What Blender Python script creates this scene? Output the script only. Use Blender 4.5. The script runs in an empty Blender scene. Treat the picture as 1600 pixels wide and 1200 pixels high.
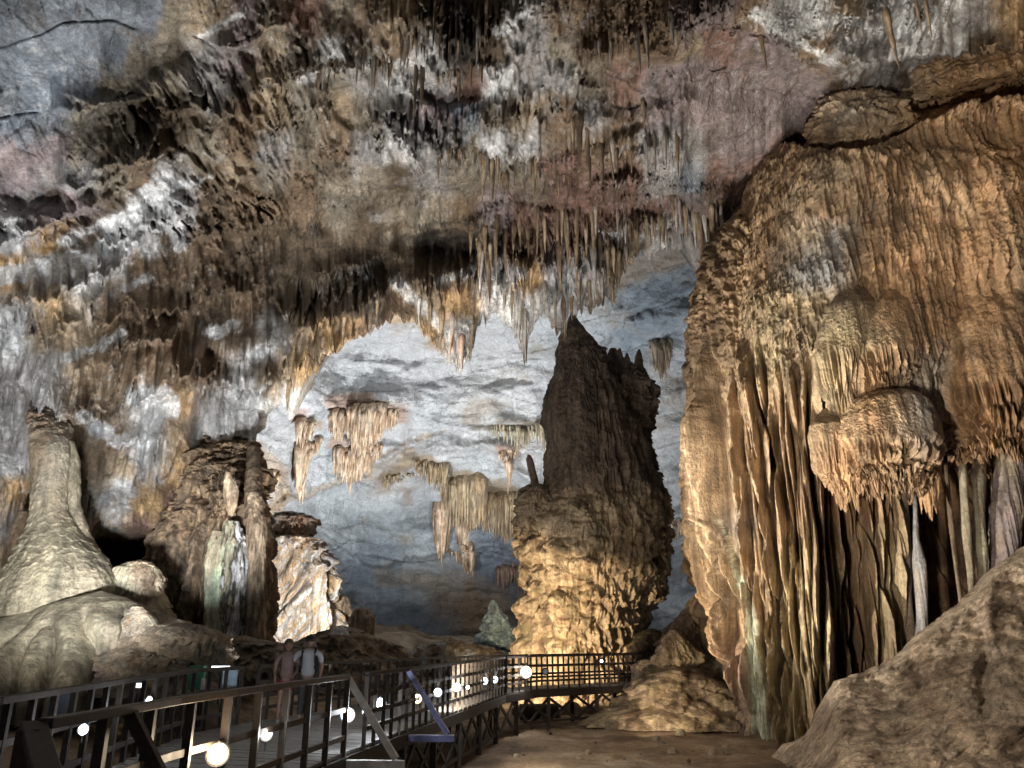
import bpy, bmesh, math, random
import numpy as np
from mathutils import Vector, Matrix

random.seed(7)
rng = np.random.default_rng(7)
SC = bpy.context.scene
COL = SC.collection

# ------------------------------------------------------------------ camera
F = 1200.0                      # focal length for a 1600 px wide frame
PITCH = math.atan(400 / 1200)   # the horizon lies 400 px under the centre
CT, ST = math.cos(PITCH), math.sin(PITCH)
cam_d = bpy.data.cameras.new('camera')
cam_d.sensor_width = 36
cam_d.lens = 36 * F / 1600
cam_d.clip_end = 2000
cam_d.clip_start = 0.1
cam = bpy.data.objects.new('camera', cam_d)
COL.objects.link(cam)
cam.rotation_euler = (math.pi / 2 + PITCH, 0, 0)
SC.camera = cam
DECK, GROUND, RAIL = -1.65, -3.0, -0.55


def ray(px, py):
    a = (np.asarray(px, float) - 800) / F
    b = (600 - np.asarray(py, float)) / F
    return np.stack([a + 0 * b, CT - ST * b + 0 * a, ST + CT * b + 0 * a], -1)


def at(px, py, Y):
    """point at forward distance Y seen at photo pixel px, py"""
    r = ray(px, py)
    return r * (np.asarray(Y, float) / r[..., 1])[..., None]


def V(px, py, Y):
    return Vector(at(px, py, Y))


# ------------------------------------------------------------------ world, exposure
w = bpy.data.worlds.new('World')
SC.world = w
w.use_nodes = True
w.node_tree.nodes['Background'].inputs[0].default_value = (0.78, 0.80, 0.85, 1)
w.node_tree.nodes['Background'].inputs[1].default_value = 0.09
SC.view_settings.view_transform = 'Standard'
SC.view_settings.look = 'None'
SC.view_settings.exposure = 0.0
SC.view_settings.gamma = 1
SC.render.engine = 'CYCLES'
SC.cycles.use_denoising = True
SC.cycles.max_bounces = 4
SC.cycles.diffuse_bounces = 2
SC.cycles.glossy_bounces = 2
SC.cycles.sample_clamp_indirect = 4


# ------------------------------------------------------------------ unseen cave floodlights, with fill spots added among them
def spot(name, loc, target, power, col, cone=90, blend=0.6, size=0.35):
    d = bpy.data.lights.new(name, 'SPOT')
    d.energy = power
    d.color = col
    d.spot_size = math.radians(cone)
    d.spot_blend = blend
    d.shadow_soft_size = size
    o = bpy.data.objects.new(name, d)
    COL.objects.link(o)
    o.location = loc
    o.rotation_euler = (Vector(target) - Vector(loc)).to_track_quat('-Z', 'Y').to_euler()
    return o


COOL, NEUT, WARM, AMB = (0.91, 0.96, 1.0), (1.0, 0.95, 0.88), (1.0, 0.80, 0.55), (1.0, 0.66, 0.34)
LIME = (0.93, 1.0, 0.66)
K = 1000.0
# far chamber
spot('flood_far_left', (-12, 57, 1.0), V(600, 600, 70), 24 * K, (.96, .98, 1), 125, .9)
spot('flood_far_middle', (-2, 55, 0.0), V(740, 590, 66), 20 * K, (.96, .98, 1), 125, .9)
spot('flood_far_right', (12, 47, 0.0), V(1000, 600, 64), 9 * K, COOL, 110)
# ceiling, from the boardwalk
spot('flood_ceiling_left', (-9.0, 12.0, -1.5), V(230, 280, 24), 8.5 * K, NEUT, 105)
spot('flood_ceiling_middle', (-5.5, 20.0, -1.5), V(520, 170, 26), 9.5 * K, NEUT, 84)
spot('flood_ceiling_right', (1.5, 22.0, -2.6), V(1050, 130, 24), 8.5 * K, NEUT, 85)
spot('flood_rim', (-7.5, 29.0, -1.5), V(640, 440, 37), 15 * K, (1, .9, .76), 50)
spot('flood_rim_right', (8.6, 33.5, -2.0), V(975, 380, 34), 5 * K, NEUT, 50)
spot('flood_left_wall', (-8.0, 14.0, -0.5), V(200, 620, 26), 7.5 * K, (.9, .95, 1), 70)
spot('flood_crystals', (-15.0, 15.0, 0.0), V(120, 380, 22), 3 * K, COOL, 60)
# left mounds
spot('fill_walkway', (-3.4, 13.6, -1.2), (-4.5, 17.5, -.6), 0.15 * K, COOL, 60)  # added spot to brighten the two visitors, no lamp stands here
spot('flood_mounds', (-16.5, 14.0, -0.8), V(90, 880, 22), 0.07 * K, LIME, 120, .9)
spot('flood_white_drapery', (-8.8, 34.5, 1.0), V(465, 910, 40), 2.0 * K, NEUT, 110)
spot('flood_left_pillar', (-10.2, 22.6, 0.2), V(345, 880, 27), 1.7 * K, (1, .93, .75), 90)
# giant stalagmite
spot('flood_path', (-1.6, 18.0, -1.3), V(860, 1195, 21), 0.22 * K, COOL, 85)
spot('flood_stalagmite', (-0.6, 33.0, -1.7), V(860, 985, 42), 6.0 * K, (1, .77, .49), 66, 0.35)
spot('fill_stalagmite_top', (-3.0, 30.0, -1.0), V(930, 700, 42), 1.6 * K, NEUT, 40, 0.9)  # weak fill added on the dark upper half
# right massif
spot('fill_cone', (3.9, 26.5, -2.5), V(1065, 1050, 31.5), 0.5 * K, WARM, 80)  # added fill that lifts the dull cone and its skirt
spot('flood_massif', (0.2, 19.0, -2.5), V(1390, 500, 25), 13.5 * K, (1, .92, .80), 82, 0.8, 0.12)
spot('fill_massif_front', (1.5, 12.0, -1.6), V(1450, 560, 24), 3.5 * K, (1, .88, .72), 60, 0.9, 0.3)  # frontal fill added for the massif face
spot('flood_massif_edge', (3.4, 27.4, -2.3), V(1120, 900, 27), 2.2 * K, WARM, 90)
spot('fill_massif_top', (0.5, 5.0, -1.4), V(1470, 170, 24), 15 * K, (1, .91, .78), 34, 0.9)  # added on the camera side to brighten the upper tier
spot('flood_foreground', (-1.5, 9.0, -1.2), V(1480, 1040, 15), 5.5 * K, (1, .88, .74), 80, 0.9, 0.3)
spot('flood_floor', (-2.0, 20.0, -1.0), V(1000, 1140, 28), 1.7 * K, (1, .85, .66), 100)


# ------------------------------------------------------------------ noise
_p = rng.permutation(256)
PERM = np.concatenate([_p, _p, _p]).astype(np.int32)
_g = rng.normal(size=(256, 3))
GR = (_g / np.linalg.norm(_g, axis=1)[:, None]).astype(np.float32)


def noise(x, y, z):
    x, y, z = np.broadcast_arrays(np.asarray(x, np.float32), np.asarray(y, np.float32), np.asarray(z, np.float32))
    xi, yi, zi = np.floor(x), np.floor(y), np.floor(z)
    xf, yf, zf = x - xi, y - yi, z - zi
    xi = xi.astype(np.int32) & 255
    yi = yi.astype(np.int32) & 255
    zi = zi.astype(np.int32) & 255
    u, v, s = [t * t * t * (t * (t * 6 - 15) + 10) for t in (xf, yf, zf)]

    def g(dx, dy, dz):
        h = PERM[PERM[PERM[xi + dx] + yi + dy] + zi + dz]
        q = GR[h]
        return q[..., 0] * (xf - dx) + q[..., 1] * (yf - dy) + q[..., 2] * (zf - dz)
    a = g(0, 0, 0) * (1 - u) + g(1, 0, 0) * u
    b = g(0, 1, 0) * (1 - u) + g(1, 1, 0) * u
    c = g(0, 0, 1) * (1 - u) + g(1, 0, 1) * u
    d = g(0, 1, 1) * (1 - u) + g(1, 1, 1) * u
    return 1.6 * ((a * (1 - v) + b * v) * (1 - s) + (c * (1 - v) + d * v) * s)


def nP(P, sx, sy=None, sz=None, off=0):
    sy = sx if sy is None else sy
    sz = sx if sz is None else sz
    return noise(P[..., 0] / sx + off, P[..., 1] / sy + off * 1.7, P[..., 2] / sz - off)


def fbm(P, s, octv=4, gain=0.5, zs=1.0, off=0):
    r, a, t = 0, 1.0, 0
    for i in range(octv):
        r = r + a * nP(P, s, s, s * zs, off + i * 13.1)
        t += a
        a *= gain
        s /= 2.03
    return r / t


def billow(P, s, octv=3, zs=1.0, off=0):
    r, a, t = 0, 1.0, 0
    for i in range(octv):
        r = r + a * np.abs(nP(P, s, s, s * zs, off + i * 9.7))
        t += a
        a *= 0.5
        s /= 2.1
    return r / t


def flutes(P, s, zs=14, off=0):
    """vertical flowstone folds: rounded ribs with sharp creases between, 0..1"""
    n = np.abs(nP(P, s, s, s * zs, off)) + 0.45 * np.abs(nP(P, s * 0.43, s * 0.43, s * 0.43 * zs, off + 5))
    return np.clip(n * 1.5, 0, 1.2)


def creases(P, s, off=0, wd=.06, zs=24):
    """narrow deep grooves running down between the folds"""
    n = nP(P, s, s, s * zs, off) + .12 * nP(P, s * 2, s * 2, s * 5, off + 2)
    return np.exp(-(n / wd) ** 2)


def spikes(P, s, off=0):
    n = 1 - np.abs(nP(P, s, s, s * 6, off)) * 2.6
    m = 1 - np.abs(nP(P, s * 0.37, s * 0.37, s * 5, off + 3)) * 2.6
    return np.clip(n, -0.3, 1) * 0.65 + np.clip(m, -0.3, 1) * 0.35


def shingle(P, period, off=0, sp=0.5, jag=0.55):
    """overlapping curtains: swells towards its lower edge, then drops back to a jagged dripping edge"""
    v = -P[..., 2] / period + 0.9 * fbm(P, period * 3.2, 2, off=off)
    v = v + jag * spikes(P, sp, off + 7)
    f = v - np.floor(v)
    return f ** 1.7 * np.clip((1 - f) * 14, 0, 1)


def bulbs(P, s, zs=1.2, off=0):
    """rounded swellings packed side by side (cellular), 0..1"""
    X = np.stack([P[..., 0] / s, P[..., 1] / s, P[..., 2] / (s * zs)], -1).astype(np.float32) + off
    I = np.floor(X).astype(np.int32)
    Fp = X - I
    best = np.full(X.shape[:-1], 9.0, np.float32)
    for dx in (-1, 0, 1):
        for dy in (-1, 0, 1):
            for dz in (-1, 0, 1):
                h = PERM[PERM[PERM[(I[..., 0] + dx) & 255] + ((I[..., 1] + dy) & 255)] + ((I[..., 2] + dz) & 255)]
                c = 0.5 + 0.42 * GR[h]
                q = (Fp - np.array([dx, dy, dz], np.float32) - c)
                best = np.minimum(best, (q * q).sum(-1))
    return np.clip(1 - best * 1.3, -.2, 1)


def smooth(a, b, x):
    t = np.clip((x - a) / (b - a), 0, 1)
    return t * t * (3 - 2 * t)


# ------------------------------------------------------------------ mesh helpers
def tag(o, label=None, cat=None, group=None, kind=None):
    if label:
        o['label'] = label
    if cat:
        o['category'] = cat
    if group:
        o['group'] = group
    if kind:
        o['kind'] = kind
    return o


def link(name, me, parent=None, local=False):
    o = bpy.data.objects.new(name, me)
    COL.objects.link(o)
    if parent is not None:
        o.parent = parent
        if parent.type == 'EMPTY' and not local:
            o.matrix_parent_inverse = Matrix.Translation(-parent.location)
    return o


def raw_mesh(name, verts, quads, mat, cols=None, smooth_=True):
    me = bpy.data.meshes.new(name)
    verts = np.asarray(verts, np.float32).reshape(-1, 3)
    quads = np.asarray(quads, np.int32)
    n = len(quads)
    k = quads.shape[1]
    me.vertices.add(len(verts))
    me.vertices.foreach_set('co', verts.ravel())
    me.loops.add(n * k)
    me.loops.foreach_set('vertex_index', quads.ravel())
    me.polygons.add(n)
    me.polygons.foreach_set('loop_start', np.arange(0, n * k, k, dtype=np.int32))
    me.polygons.foreach_set('loop_total', np.full(n, k, np.int32))
    if cols is not None:
        at_ = me.attributes.new('Col', 'FLOAT_COLOR', 'POINT')
        c = np.ones((len(verts), 4), np.float32)
        c[:, :3] = np.clip(np.asarray(cols).reshape(-1, 3), 0.004, 0.9)
        at_.data.foreach_set('color', c.ravel())
    me.update(calc_edges=True)
    if smooth_:
        me.polygons.foreach_set('use_smooth', np.ones(n, bool))
    me.materials.append(mat)
    return me


def grid_quads(n, m, wrap=False):
    idx = np.arange(n * m).reshape(n, m)
    if wrap:
        idx = np.concatenate([idx, idx[:, :1]], 1)
    return np.stack([idx[:-1, :-1], idx[:-1, 1:], idx[1:, 1:], idx[1:, :-1]], -1).reshape(-1, 4)


def project(P):
    x, y, z = P[..., 0], P[..., 1], P[..., 2]
    d = y * CT + z * ST
    return 800 + F * x / d, 600 - F * (-y * ST + z * CT) / d


class MB:
    """collects boxes, bars and lathed shapes into one mesh"""
    def __init__(s):
        s.bm = bmesh.new()

    def box(s, c, size, rot=None, bevel=0.0):
        r = bmesh.ops.create_cube(s.bm, size=1)
        vs = r['verts']
        M = Matrix.Translation(Vector(c)) @ (rot.to_4x4() if rot else Matrix.Identity(4)) @ Matrix.Diagonal((*size, 1))
        bmesh.ops.transform(s.bm, matrix=M, verts=vs)
        if bevel:
            es = list({e for v in vs for e in v.link_edges})
            bmesh.ops.bevel(s.bm, geom=es, offset=bevel, segments=1, affect='EDGES')
        return s

    def bar(s, a, b, w_, h, bevel=0.0):
        a, b = Vector(a), Vector(b)
        d = b - a
        if d.length < 1e-6:
            return s
        x = d.normalized()
        up = Vector((0, 0, 1)) if abs(x.z) < 0.95 else Vector((1, 0, 0))
        y = up.cross(x).normalized()
        z = x.cross(y)
        R = Matrix((x, y, z)).transposed()
        return s.box((a + b) / 2, (d.length, w_, h), R, bevel)

    def tube(s, a, b, r0, r1=None, seg=10):
        a, b = Vector(a), Vector(b)
        r1 = r0 if r1 is None else r1
        d = b - a
        M = Matrix.Translation((a + b) / 2) @ d.to_track_quat('Z', 'Y').to_matrix().to_4x4()
        bmesh.ops.create_cone(s.bm, cap_ends=True, segments=seg, radius1=r0, radius2=r1, depth=d.length, matrix=M)
        return s

    def ball(s, c, r, sub=2, scale=(1, 1, 1)):
        M = Matrix.Translation(Vector(c)) @ Matrix.Diagonal((*scale, 1))
        bmesh.ops.create_icosphere(s.bm, subdivisions=sub, radius=r, matrix=M)
        return s

    def build(s, name, mat, parent=None, shade=False, local=False):
        me = bpy.data.meshes.new(name)
        s.bm.to_mesh(me)
        s.bm.free()
        me.materials.append(mat)
        if shade:
            me.polygons.foreach_set('use_smooth', np.ones(len(me.polygons), bool))
        return link(name, me, parent, local)


def empty(name, loc=(0, 0, 0), rz=0):
    o = bpy.data.objects.new(name, None)
    COL.objects.link(o)
    o.location = loc
    o.rotation_euler = (0, 0, rz)
    o.empty_display_size = 0.3
    return o


# ------------------------------------------------------------------ materials
def rock_mat(name, bump=0.5, dist=0.09, streak=0.35, rough=0.72, scale=1.0, spec=0.35, crack=0.0, layers=0.0, var=1.0, fine=.18):
    m = bpy.data.materials.new(name)
    m.use_nodes = True
    nt = m.node_tree
    N, L = nt.nodes, nt.links
    b = N['Principled BSDF']
    b.inputs['Roughness'].default_value = rough
    b.inputs['Specular IOR Level'].default_value = spec
    at_ = N.new('ShaderNodeAttribute')
    at_.attribute_name = 'Col'
    tc = N.new('ShaderNodeTexCoord')

    def mapping(sc):
        mp = N.new('ShaderNodeMapping')
        mp.inputs['Scale'].default_value = sc
        L.new(tc.outputs['Object'], mp.inputs['Vector'])
        return mp

    def tex(sc, vec, detail=6, rgh=0.6, dis=0.0):
        t = N.new('ShaderNodeTexNoise')
        t.inputs['Scale'].default_value = sc
        t.inputs['Detail'].default_value = detail
        t.inputs['Roughness'].default_value = rgh
        t.inputs['Distortion'].default_value = dis
        L.new(vec, t.inputs['Vector'])
        return t

    def rng_(src, a, b_, c, d):
        r = N.new('ShaderNodeMapRange')
        for i, v in enumerate((a, b_, c, d)):
            r.inputs[i + 1].default_value = v
        L.new(src, r.inputs[0])
        return r

    def mul(col, fac):
        v = N.new('ShaderNodeVectorMath')
        v.operation = 'SCALE'
        L.new(col, v.inputs[0])
        L.new(fac, v.inputs['Scale'])
        return v.outputs[0]
    t1 = tex(0.9 * scale, tc.outputs['Object'], 9, 0.68, 0.6)
    t2 = tex(1.0, mapping((2.6 * scale, 2.6 * scale, 0.22 * scale)).outputs[0], 7, 0.62, 0.3)
    t3 = tex(7.0 * scale, tc.outputs['Object'], 9, 0.7)
    c = mul(at_.outputs['Color'], rng_(t1.outputs['Fac'], 0.3, 0.7, 1 - .38 * var, 1 + .42 * var).outputs[0])
    c = mul(c, rng_(t2.outputs['Fac'], 0.35, 0.65, 1 - streak, 1 + streak).outputs[0])
    c = mul(c, rng_(t3.outputs['Fac'], 0.32, 0.68, 1 - .32 * var, 1 + .32 * var).outputs[0])
    t5 = tex(19.0 * scale, tc.outputs['Object'], 5, 0.75)
    c = mul(c, rng_(t5.outputs['Fac'], 0.35, 0.65, 1 - fine, 1 + fine).outputs[0])
    h = N.new('ShaderNodeMath')
    h.operation = 'MULTIPLY_ADD'
    L.new(t2.outputs['Fac'], h.inputs[0])
    h.inputs[1].default_value = streak * 2
    L.new(t3.outputs['Fac'], h.inputs[2])
    hh = h.outputs[0]
    if layers:
        t4 = tex(1.0, mapping((0.10, 0.10, 0.55)).outputs[0], 9, 0.6, 0.35)
        h2 = N.new('ShaderNodeMath')
        h2.operation = 'MULTIPLY_ADD'
        L.new(t4.outputs['Fac'], h2.inputs[0])
        h2.inputs[1].default_value = layers * 4
        L.new(hh, h2.inputs[2])
        hh = h2.outputs[0]
        c = mul(c, rng_(t4.outputs['Fac'], 0.38, 0.62, 1 - 0.35 * layers, 1 + 0.35 * layers).outputs[0])
    if crack:
        vo = N.new('ShaderNodeTexVoronoi')
        vo.feature = 'DISTANCE_TO_EDGE'
        vo.inputs['Scale'].default_value = 0.55 * scale
        wv = N.new('ShaderNodeMixRGB')
        wv.blend_type = 'ADD'
        wv.inputs[0].default_value = 0.9
        L.new(tc.outputs['Object'], wv.inputs[1])
        L.new(t1.outputs['Color'], wv.inputs[2])
        L.new(wv.outputs[0], vo.inputs['Vector'])
        cr = rng_(vo.outputs['Distance'], 0.0, 0.035, 1 - crack, 1.0)
        c = mul(c, cr.outputs[0])
        h3 = N.new('ShaderNodeMath')
        h3.operation = 'MULTIPLY_ADD'
        L.new(cr.outputs[0], h3.inputs[0])
        h3.inputs[1].default_value = 1.0
        L.new(hh, h3.inputs[2])
        hh = h3.outputs[0]
    L.new(c, b.inputs['Base Color'])
    bp = N.new('ShaderNodeBump')
    bp.inputs['Strength'].default_value = bump
    bp.inputs['Distance'].default_value = dist
    L.new(hh, bp.inputs['Height'])
    L.new(bp.outputs[0], b.inputs['Normal'])
    return m


def plain(name, col, rough=0.6, metal=0.0, noise_=0.25, scale=8, emit=0, bump=0.1):
    m = bpy.data.materials.new(name)
    m.use_nodes = True
    nt = m.node_tree
    N, L = nt.nodes, nt.links
    b = N['Principled BSDF']
    b.inputs['Roughness'].default_value = rough
    b.inputs['Metallic'].default_value = metal
    if emit:
        b.inputs['Base Color'].default_value = (*col, 1)
        b.inputs['Emission Color'].default_value = (*col, 1)
        b.inputs['Emission Strength'].default_value = emit
        return m
    tc = N.new('ShaderNodeTexCoord')
    t = N.new('ShaderNodeTexNoise')
    t.inputs['Scale'].default_value = scale
    t.inputs['Detail'].default_value = 7
    L.new(tc.outputs['Object'], t.inputs['Vector'])
    r = N.new('ShaderNodeValToRGB')
    r.color_ramp.elements[0].position = 0.3
    r.color_ramp.elements[1].position = 0.72
    r.color_ramp.elements[0].color = (*[c * (1 - noise_) for c in col], 1)
    r.color_ramp.elements[1].color = (*[min(1, c * (1 + noise_)) for c in col], 1)
    L.new(t.outputs['Fac'], r.inputs[0])
    L.new(r.outputs[0], b.inputs['Base Color'])
    if bump:
        bp = N.new('ShaderNodeBump')
        bp.inputs['Strength'].default_value = bump
        bp.inputs['Distance'].default_value = 0.02
        L.new(t.outputs['Fac'], bp.inputs['Height'])
        L.new(bp.outputs[0], b.inputs['Normal'])
    return m


M_VAULT = rock_mat('vault_rock', 1.0, 0.14, 0.26, crack=0.22, scale=0.9, var=1.1, fine=.22)
M_FAR = rock_mat('far_limestone', 0.9, 0.40, 0.10, 0.8, scale=0.7, crack=0.15, layers=0.22, var=.55, fine=.2)
M_FLOW = rock_mat('flowstone', 0.9, 0.09, 0.42, 0.6, scale=1.3, spec=0.45)
M_DRIP = rock_mat('dripstone', 0.6, 0.06, 0.5, 0.65, scale=2.0)
M_MUD = rock_mat('cave_earth', 0.8, 0.07, 0.0, 0.85, scale=1.2)
M_MOUND = rock_mat('pitted_flowstone', 1.0, 0.12, 0.10, 0.65, var=1.15, fine=.3, scale=1.6, crack=0.0)

# mineral colours of the rock, some also used to paint in its light and dark
PAL = {
    'g': (.20, .23, .27), 'w': (.54, .545, .55), 'm': (.25, .205, .205), 'r': (.20, .125, .10), 'b': (.19, .135, .088),
    'd': (.105, .078, .052), 'o': (.48, .33, .18), 't': (.34, .27, .19), 'k': (.04, .033, .027), 'y': (.235, .205, .16),
    'l': (.33, .32, .315), 'p': (.49, .53, .55), 's': (.27, .315, .36), 'n': (.15, .17, .21), 'c': (.34, .235, .145),
    'q': (.44, .31, .24), 'v': (.46, .52, .37), 'e': (.37, .335, .235)}


def letter_field(rows, x0, y0, dx, dy):
    W = max(len(r) for r in rows)
    return np.array([[PAL[c] for c in r.ljust(W, r[-1])] for r in rows], np.float32), x0, y0, dx, dy


def sample(fld, px, py, soft=0.5):
    A, x0, y0, dx, dy = fld
    u = np.clip((px - x0) / dx, 0, A.shape[1] - 1.001)
    v = np.clip((py - y0) / dy, 0, A.shape[0] - 1.001)
    ui, vi = np.floor(u).astype(int), np.floor(v).astype(int)
    uf, vf = u - ui, v - vi
    k = 0.5 / max(soft, 1e-3)
    uf = np.clip((uf - 0.5) * k + 0.5, 0, 1)[..., None]
    vf = np.clip((vf - 0.5) * k + 0.5, 0, 1)[..., None]
    return ((A[vi, ui] * (1 - uf) + A[vi, ui + 1] * uf) * (1 - vf) + (A[vi + 1, ui] * (1 - uf) + A[vi + 1, ui + 1] * uf) * vf)


def patchy(fld, P, px, py, amp=34, s=2.2, soft=0.22):
    """colour patches whose borders wander with noise in the rock"""
    wx = amp * (fbm(P, s, 5, 0.62, off=3) * 1.6)
    wy = amp * (fbm(P, s, 5, 0.62, off=31) * 1.6)
    return sample(fld, px + wx, py + wy, soft)


def mixc(P, cols, s=1.5, zs=3.0, off=0):
    """blend of several colours in streaky patches"""
    n = fbm(P, s, 4, 0.6, zs, off) * 1.5 + 0.5
    n = np.clip(n, 0, 0.999) * (len(cols) - 1)
    i = np.floor(n).astype(int)
    f = (n - i)[..., None]
    f = f * f * (3 - 2 * f)
    A = np.array([PAL[c] if isinstance(c, str) else c for c in cols], np.float32)
    return A[i] * (1 - f) + A[np.minimum(i + 1, len(cols) - 1)] * f


# ------------------------------------------------------------------ cave vault (ceiling and left wall)
def bil(xs, ys, T, px, py):
    """smooth depth surface through a coarse table of distances"""
    T = np.asarray(T, float)
    px, py = np.broadcast_arrays(np.asarray(px, float), np.asarray(py, float))
    xs, ys = np.array(xs, float), np.array(ys, float)
    sx, sy = np.gradient(xs) * 0.62, np.gradient(ys) * 0.62
    num, den = 0, 0
    wx = [np.exp(-((px - x) / s_) ** 2) + 1e-9 for x, s_ in zip(xs, sx)]
    for j in range(len(ys)):
        wy = np.exp(-((py - ys[j]) / sy[j]) ** 2) + 1e-9
        for i in range(len(xs)):
            q = wx[i] * wy
            num = num + q * T[j, i]
            den = den + q
    return num / den


VX = [-500, 0, 400, 800, 1200, 1600, 2100]
VY = [-500, 0, 200, 400, 600, 800, 1000, 1200]
VT = [[8, 9, 10, 10.5, 10.5, 11, 9], [12, 17, 19.5, 20, 21.5, 24, 18], [14, 21.5, 25, 27, 28.5, 29, 22],
      [16, 24, 31, 35.5, 36, 40, 30], [17, 26, 31, 37, 40, 42, 32], [18, 27, 31, 37, 41, 42, 32],
      [18, 26.5, 30.5, 37, 41, 42, 32], [18, 26, 30, 36, 41, 42, 32]]
RIM = [(-500, 1150), (380, 1110), (388, 1000), (394, 820), (400, 720), (410, 650), (440, 625), (452, 640), (470, 590), (500, 552),
       (530, 530), (560, 512), (600, 490), (640, 482), (665, 510), (690, 545), (722, 574), (738, 540), (745, 500), (770, 480),
       (800, 500), (820, 560), (832, 500), (850, 478), (880, 525), (892, 480), (930, 470), (965, 462), (975, 412), (1000, 385),
       (1040, 378), (1070, 372), (1090, 420), (1104, 385), (1130, 380), (1180, 380), (1300, 380), (2100, 420)]


def frame_axis(lo, a, b, hi, step, coarse):
    return np.concatenate([np.arange(lo, a, coarse), np.arange(a, b, step), np.arange(b, hi + coarse, coarse)])


VAULT_F = letter_field([  # near black cells put the dark of the recesses into the colour
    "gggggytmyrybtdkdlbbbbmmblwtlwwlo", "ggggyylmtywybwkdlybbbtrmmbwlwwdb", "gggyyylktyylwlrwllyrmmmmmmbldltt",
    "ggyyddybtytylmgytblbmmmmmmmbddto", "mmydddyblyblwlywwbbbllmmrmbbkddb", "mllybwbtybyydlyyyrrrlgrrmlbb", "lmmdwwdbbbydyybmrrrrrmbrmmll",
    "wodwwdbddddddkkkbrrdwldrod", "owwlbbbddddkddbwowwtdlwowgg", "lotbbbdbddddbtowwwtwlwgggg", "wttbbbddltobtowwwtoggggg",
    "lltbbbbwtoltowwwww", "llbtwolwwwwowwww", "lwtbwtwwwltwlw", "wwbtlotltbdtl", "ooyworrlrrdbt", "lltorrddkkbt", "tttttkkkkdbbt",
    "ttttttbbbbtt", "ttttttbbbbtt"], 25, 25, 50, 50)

# curtains the eye can follow on the vault: (lower edge as a polyline, bulge m, fade upward px, fringe px)
LEDGES = [
    ([(-60, 400), (60, 352), (150, 318), (220, 268), (262, 225)], 1.3, 60, 10),
    ([(0, 470), (70, 462), (120, 440), (165, 420), (235, 360), (330, 300), (385, 290)], 1.2, 55, 22),
    ([(90, 172), (180, 160), (240, 150)], 0.8, 45, 6), ([(250, 165), (300, 175), (315, 168)], 0.8, 60, 6),
    ([(95, 290), (160, 282), (230, 235), (250, 190)], 0.9, 40, 12), ([(330, 65), (365, 75), (400, 55), (440, 40)], 0.9, 50, 5),
    ([(150, 262), (215, 255), (285, 248)], 0.7, 30, 8), ([(420, 130), (480, 110), (560, 108), (640, 100)], 0.7, 50, 22),
    ([(625, 60), (680, 85), (730, 70), (775, 50)], 1.4, 70, 45), ([(640, 130), (700, 125), (780, 100)], 0.6, 30, 20),
    ([(680, 240), (740, 245), (800, 270)], 0.9, 90, 45), ([(780, 285), (830, 260), (900, 290)], 0.8, 80, 40),
    ([(900, 80), (960, 70), (1050, 40), (1130, 5)], 0.7, 45, 30), ([(890, 190), (1000, 180), (1080, 150)], 0.5, 30, 16),
    ([(920, 235), (980, 240), (1040, 220), (1075, 240)], 0.9, 60, 30), ([(940, 300), (1000, 285), (1070, 300)], 0.6, 35, 10),
    ([(640, 352), (700, 345), (742, 352)], 1.6, 50, 6), ([(745, 385), (800, 400), (870, 395), (930, 400)], 1.3, 60, 42),
    ([(930, 330), (1000, 350), (1050, 352)], 0.9, 30, 26), ([(1040, 340), (1080, 350), (1130, 350)], 0.8, 60, 45),
    ([(270, 385), (340, 360), (420, 350), (500, 365)], 0.9, 55, 12), ([(300, 460), (360, 450), (400, 440), (440, 410)], 1.0, 60, 18),
    ([(430, 440), (500, 420), (560, 410), (620, 395)], 1.1, 50, 10), ([(150, 560), (210, 530), (270, 520), (300, 470)], 1.1, 60, 16),
    ([(450, 520), (520, 490), (600, 450), (650, 440)], 1.2, 55, 26), ([(640, 425), (700, 440), (760, 425), (840, 440)], 1.0, 40, 40),
    ([(840, 450), (900, 455), (960, 450)], 1.3, 60, 30), ([(120, 660), (200, 640), (260, 615), (310, 600)], 1.2, 90, 14),
    ([(310, 590), (360, 600), (430, 590)], 0.9, 40, 30), ([(330, 690), (380, 700), (420, 690)], 0.9, 50, 18),
    ([(50, 640), (90, 660), (130, 650)], 1.1, 110, 14), ([(150, 700), (220, 680), (300, 690)], 0.5, 30, 20),
    ([(130, 830), (200, 850), (250, 835), (300, 790)], 1.6, 80, 14), ([(1200, 60), (1260, 95), (1310, 80)], 0.9, 60, 10),
    ([(1310, 100), (1370, 90), (1450, 80), (1600, 75)], 1.2, 50, 12), ([(1130, 280), (1180, 270), (1230, 215)], 0.7, 60, 14),
    ([(0, 590), (40, 600), (60, 580)], 0.8, 60, 14), ([(560, 180), (600, 200), (640, 230)], 0.7, 60, 20),
    ([(520, 300), (600, 320), (660, 300)], 0.5, 60, 20)]
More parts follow.
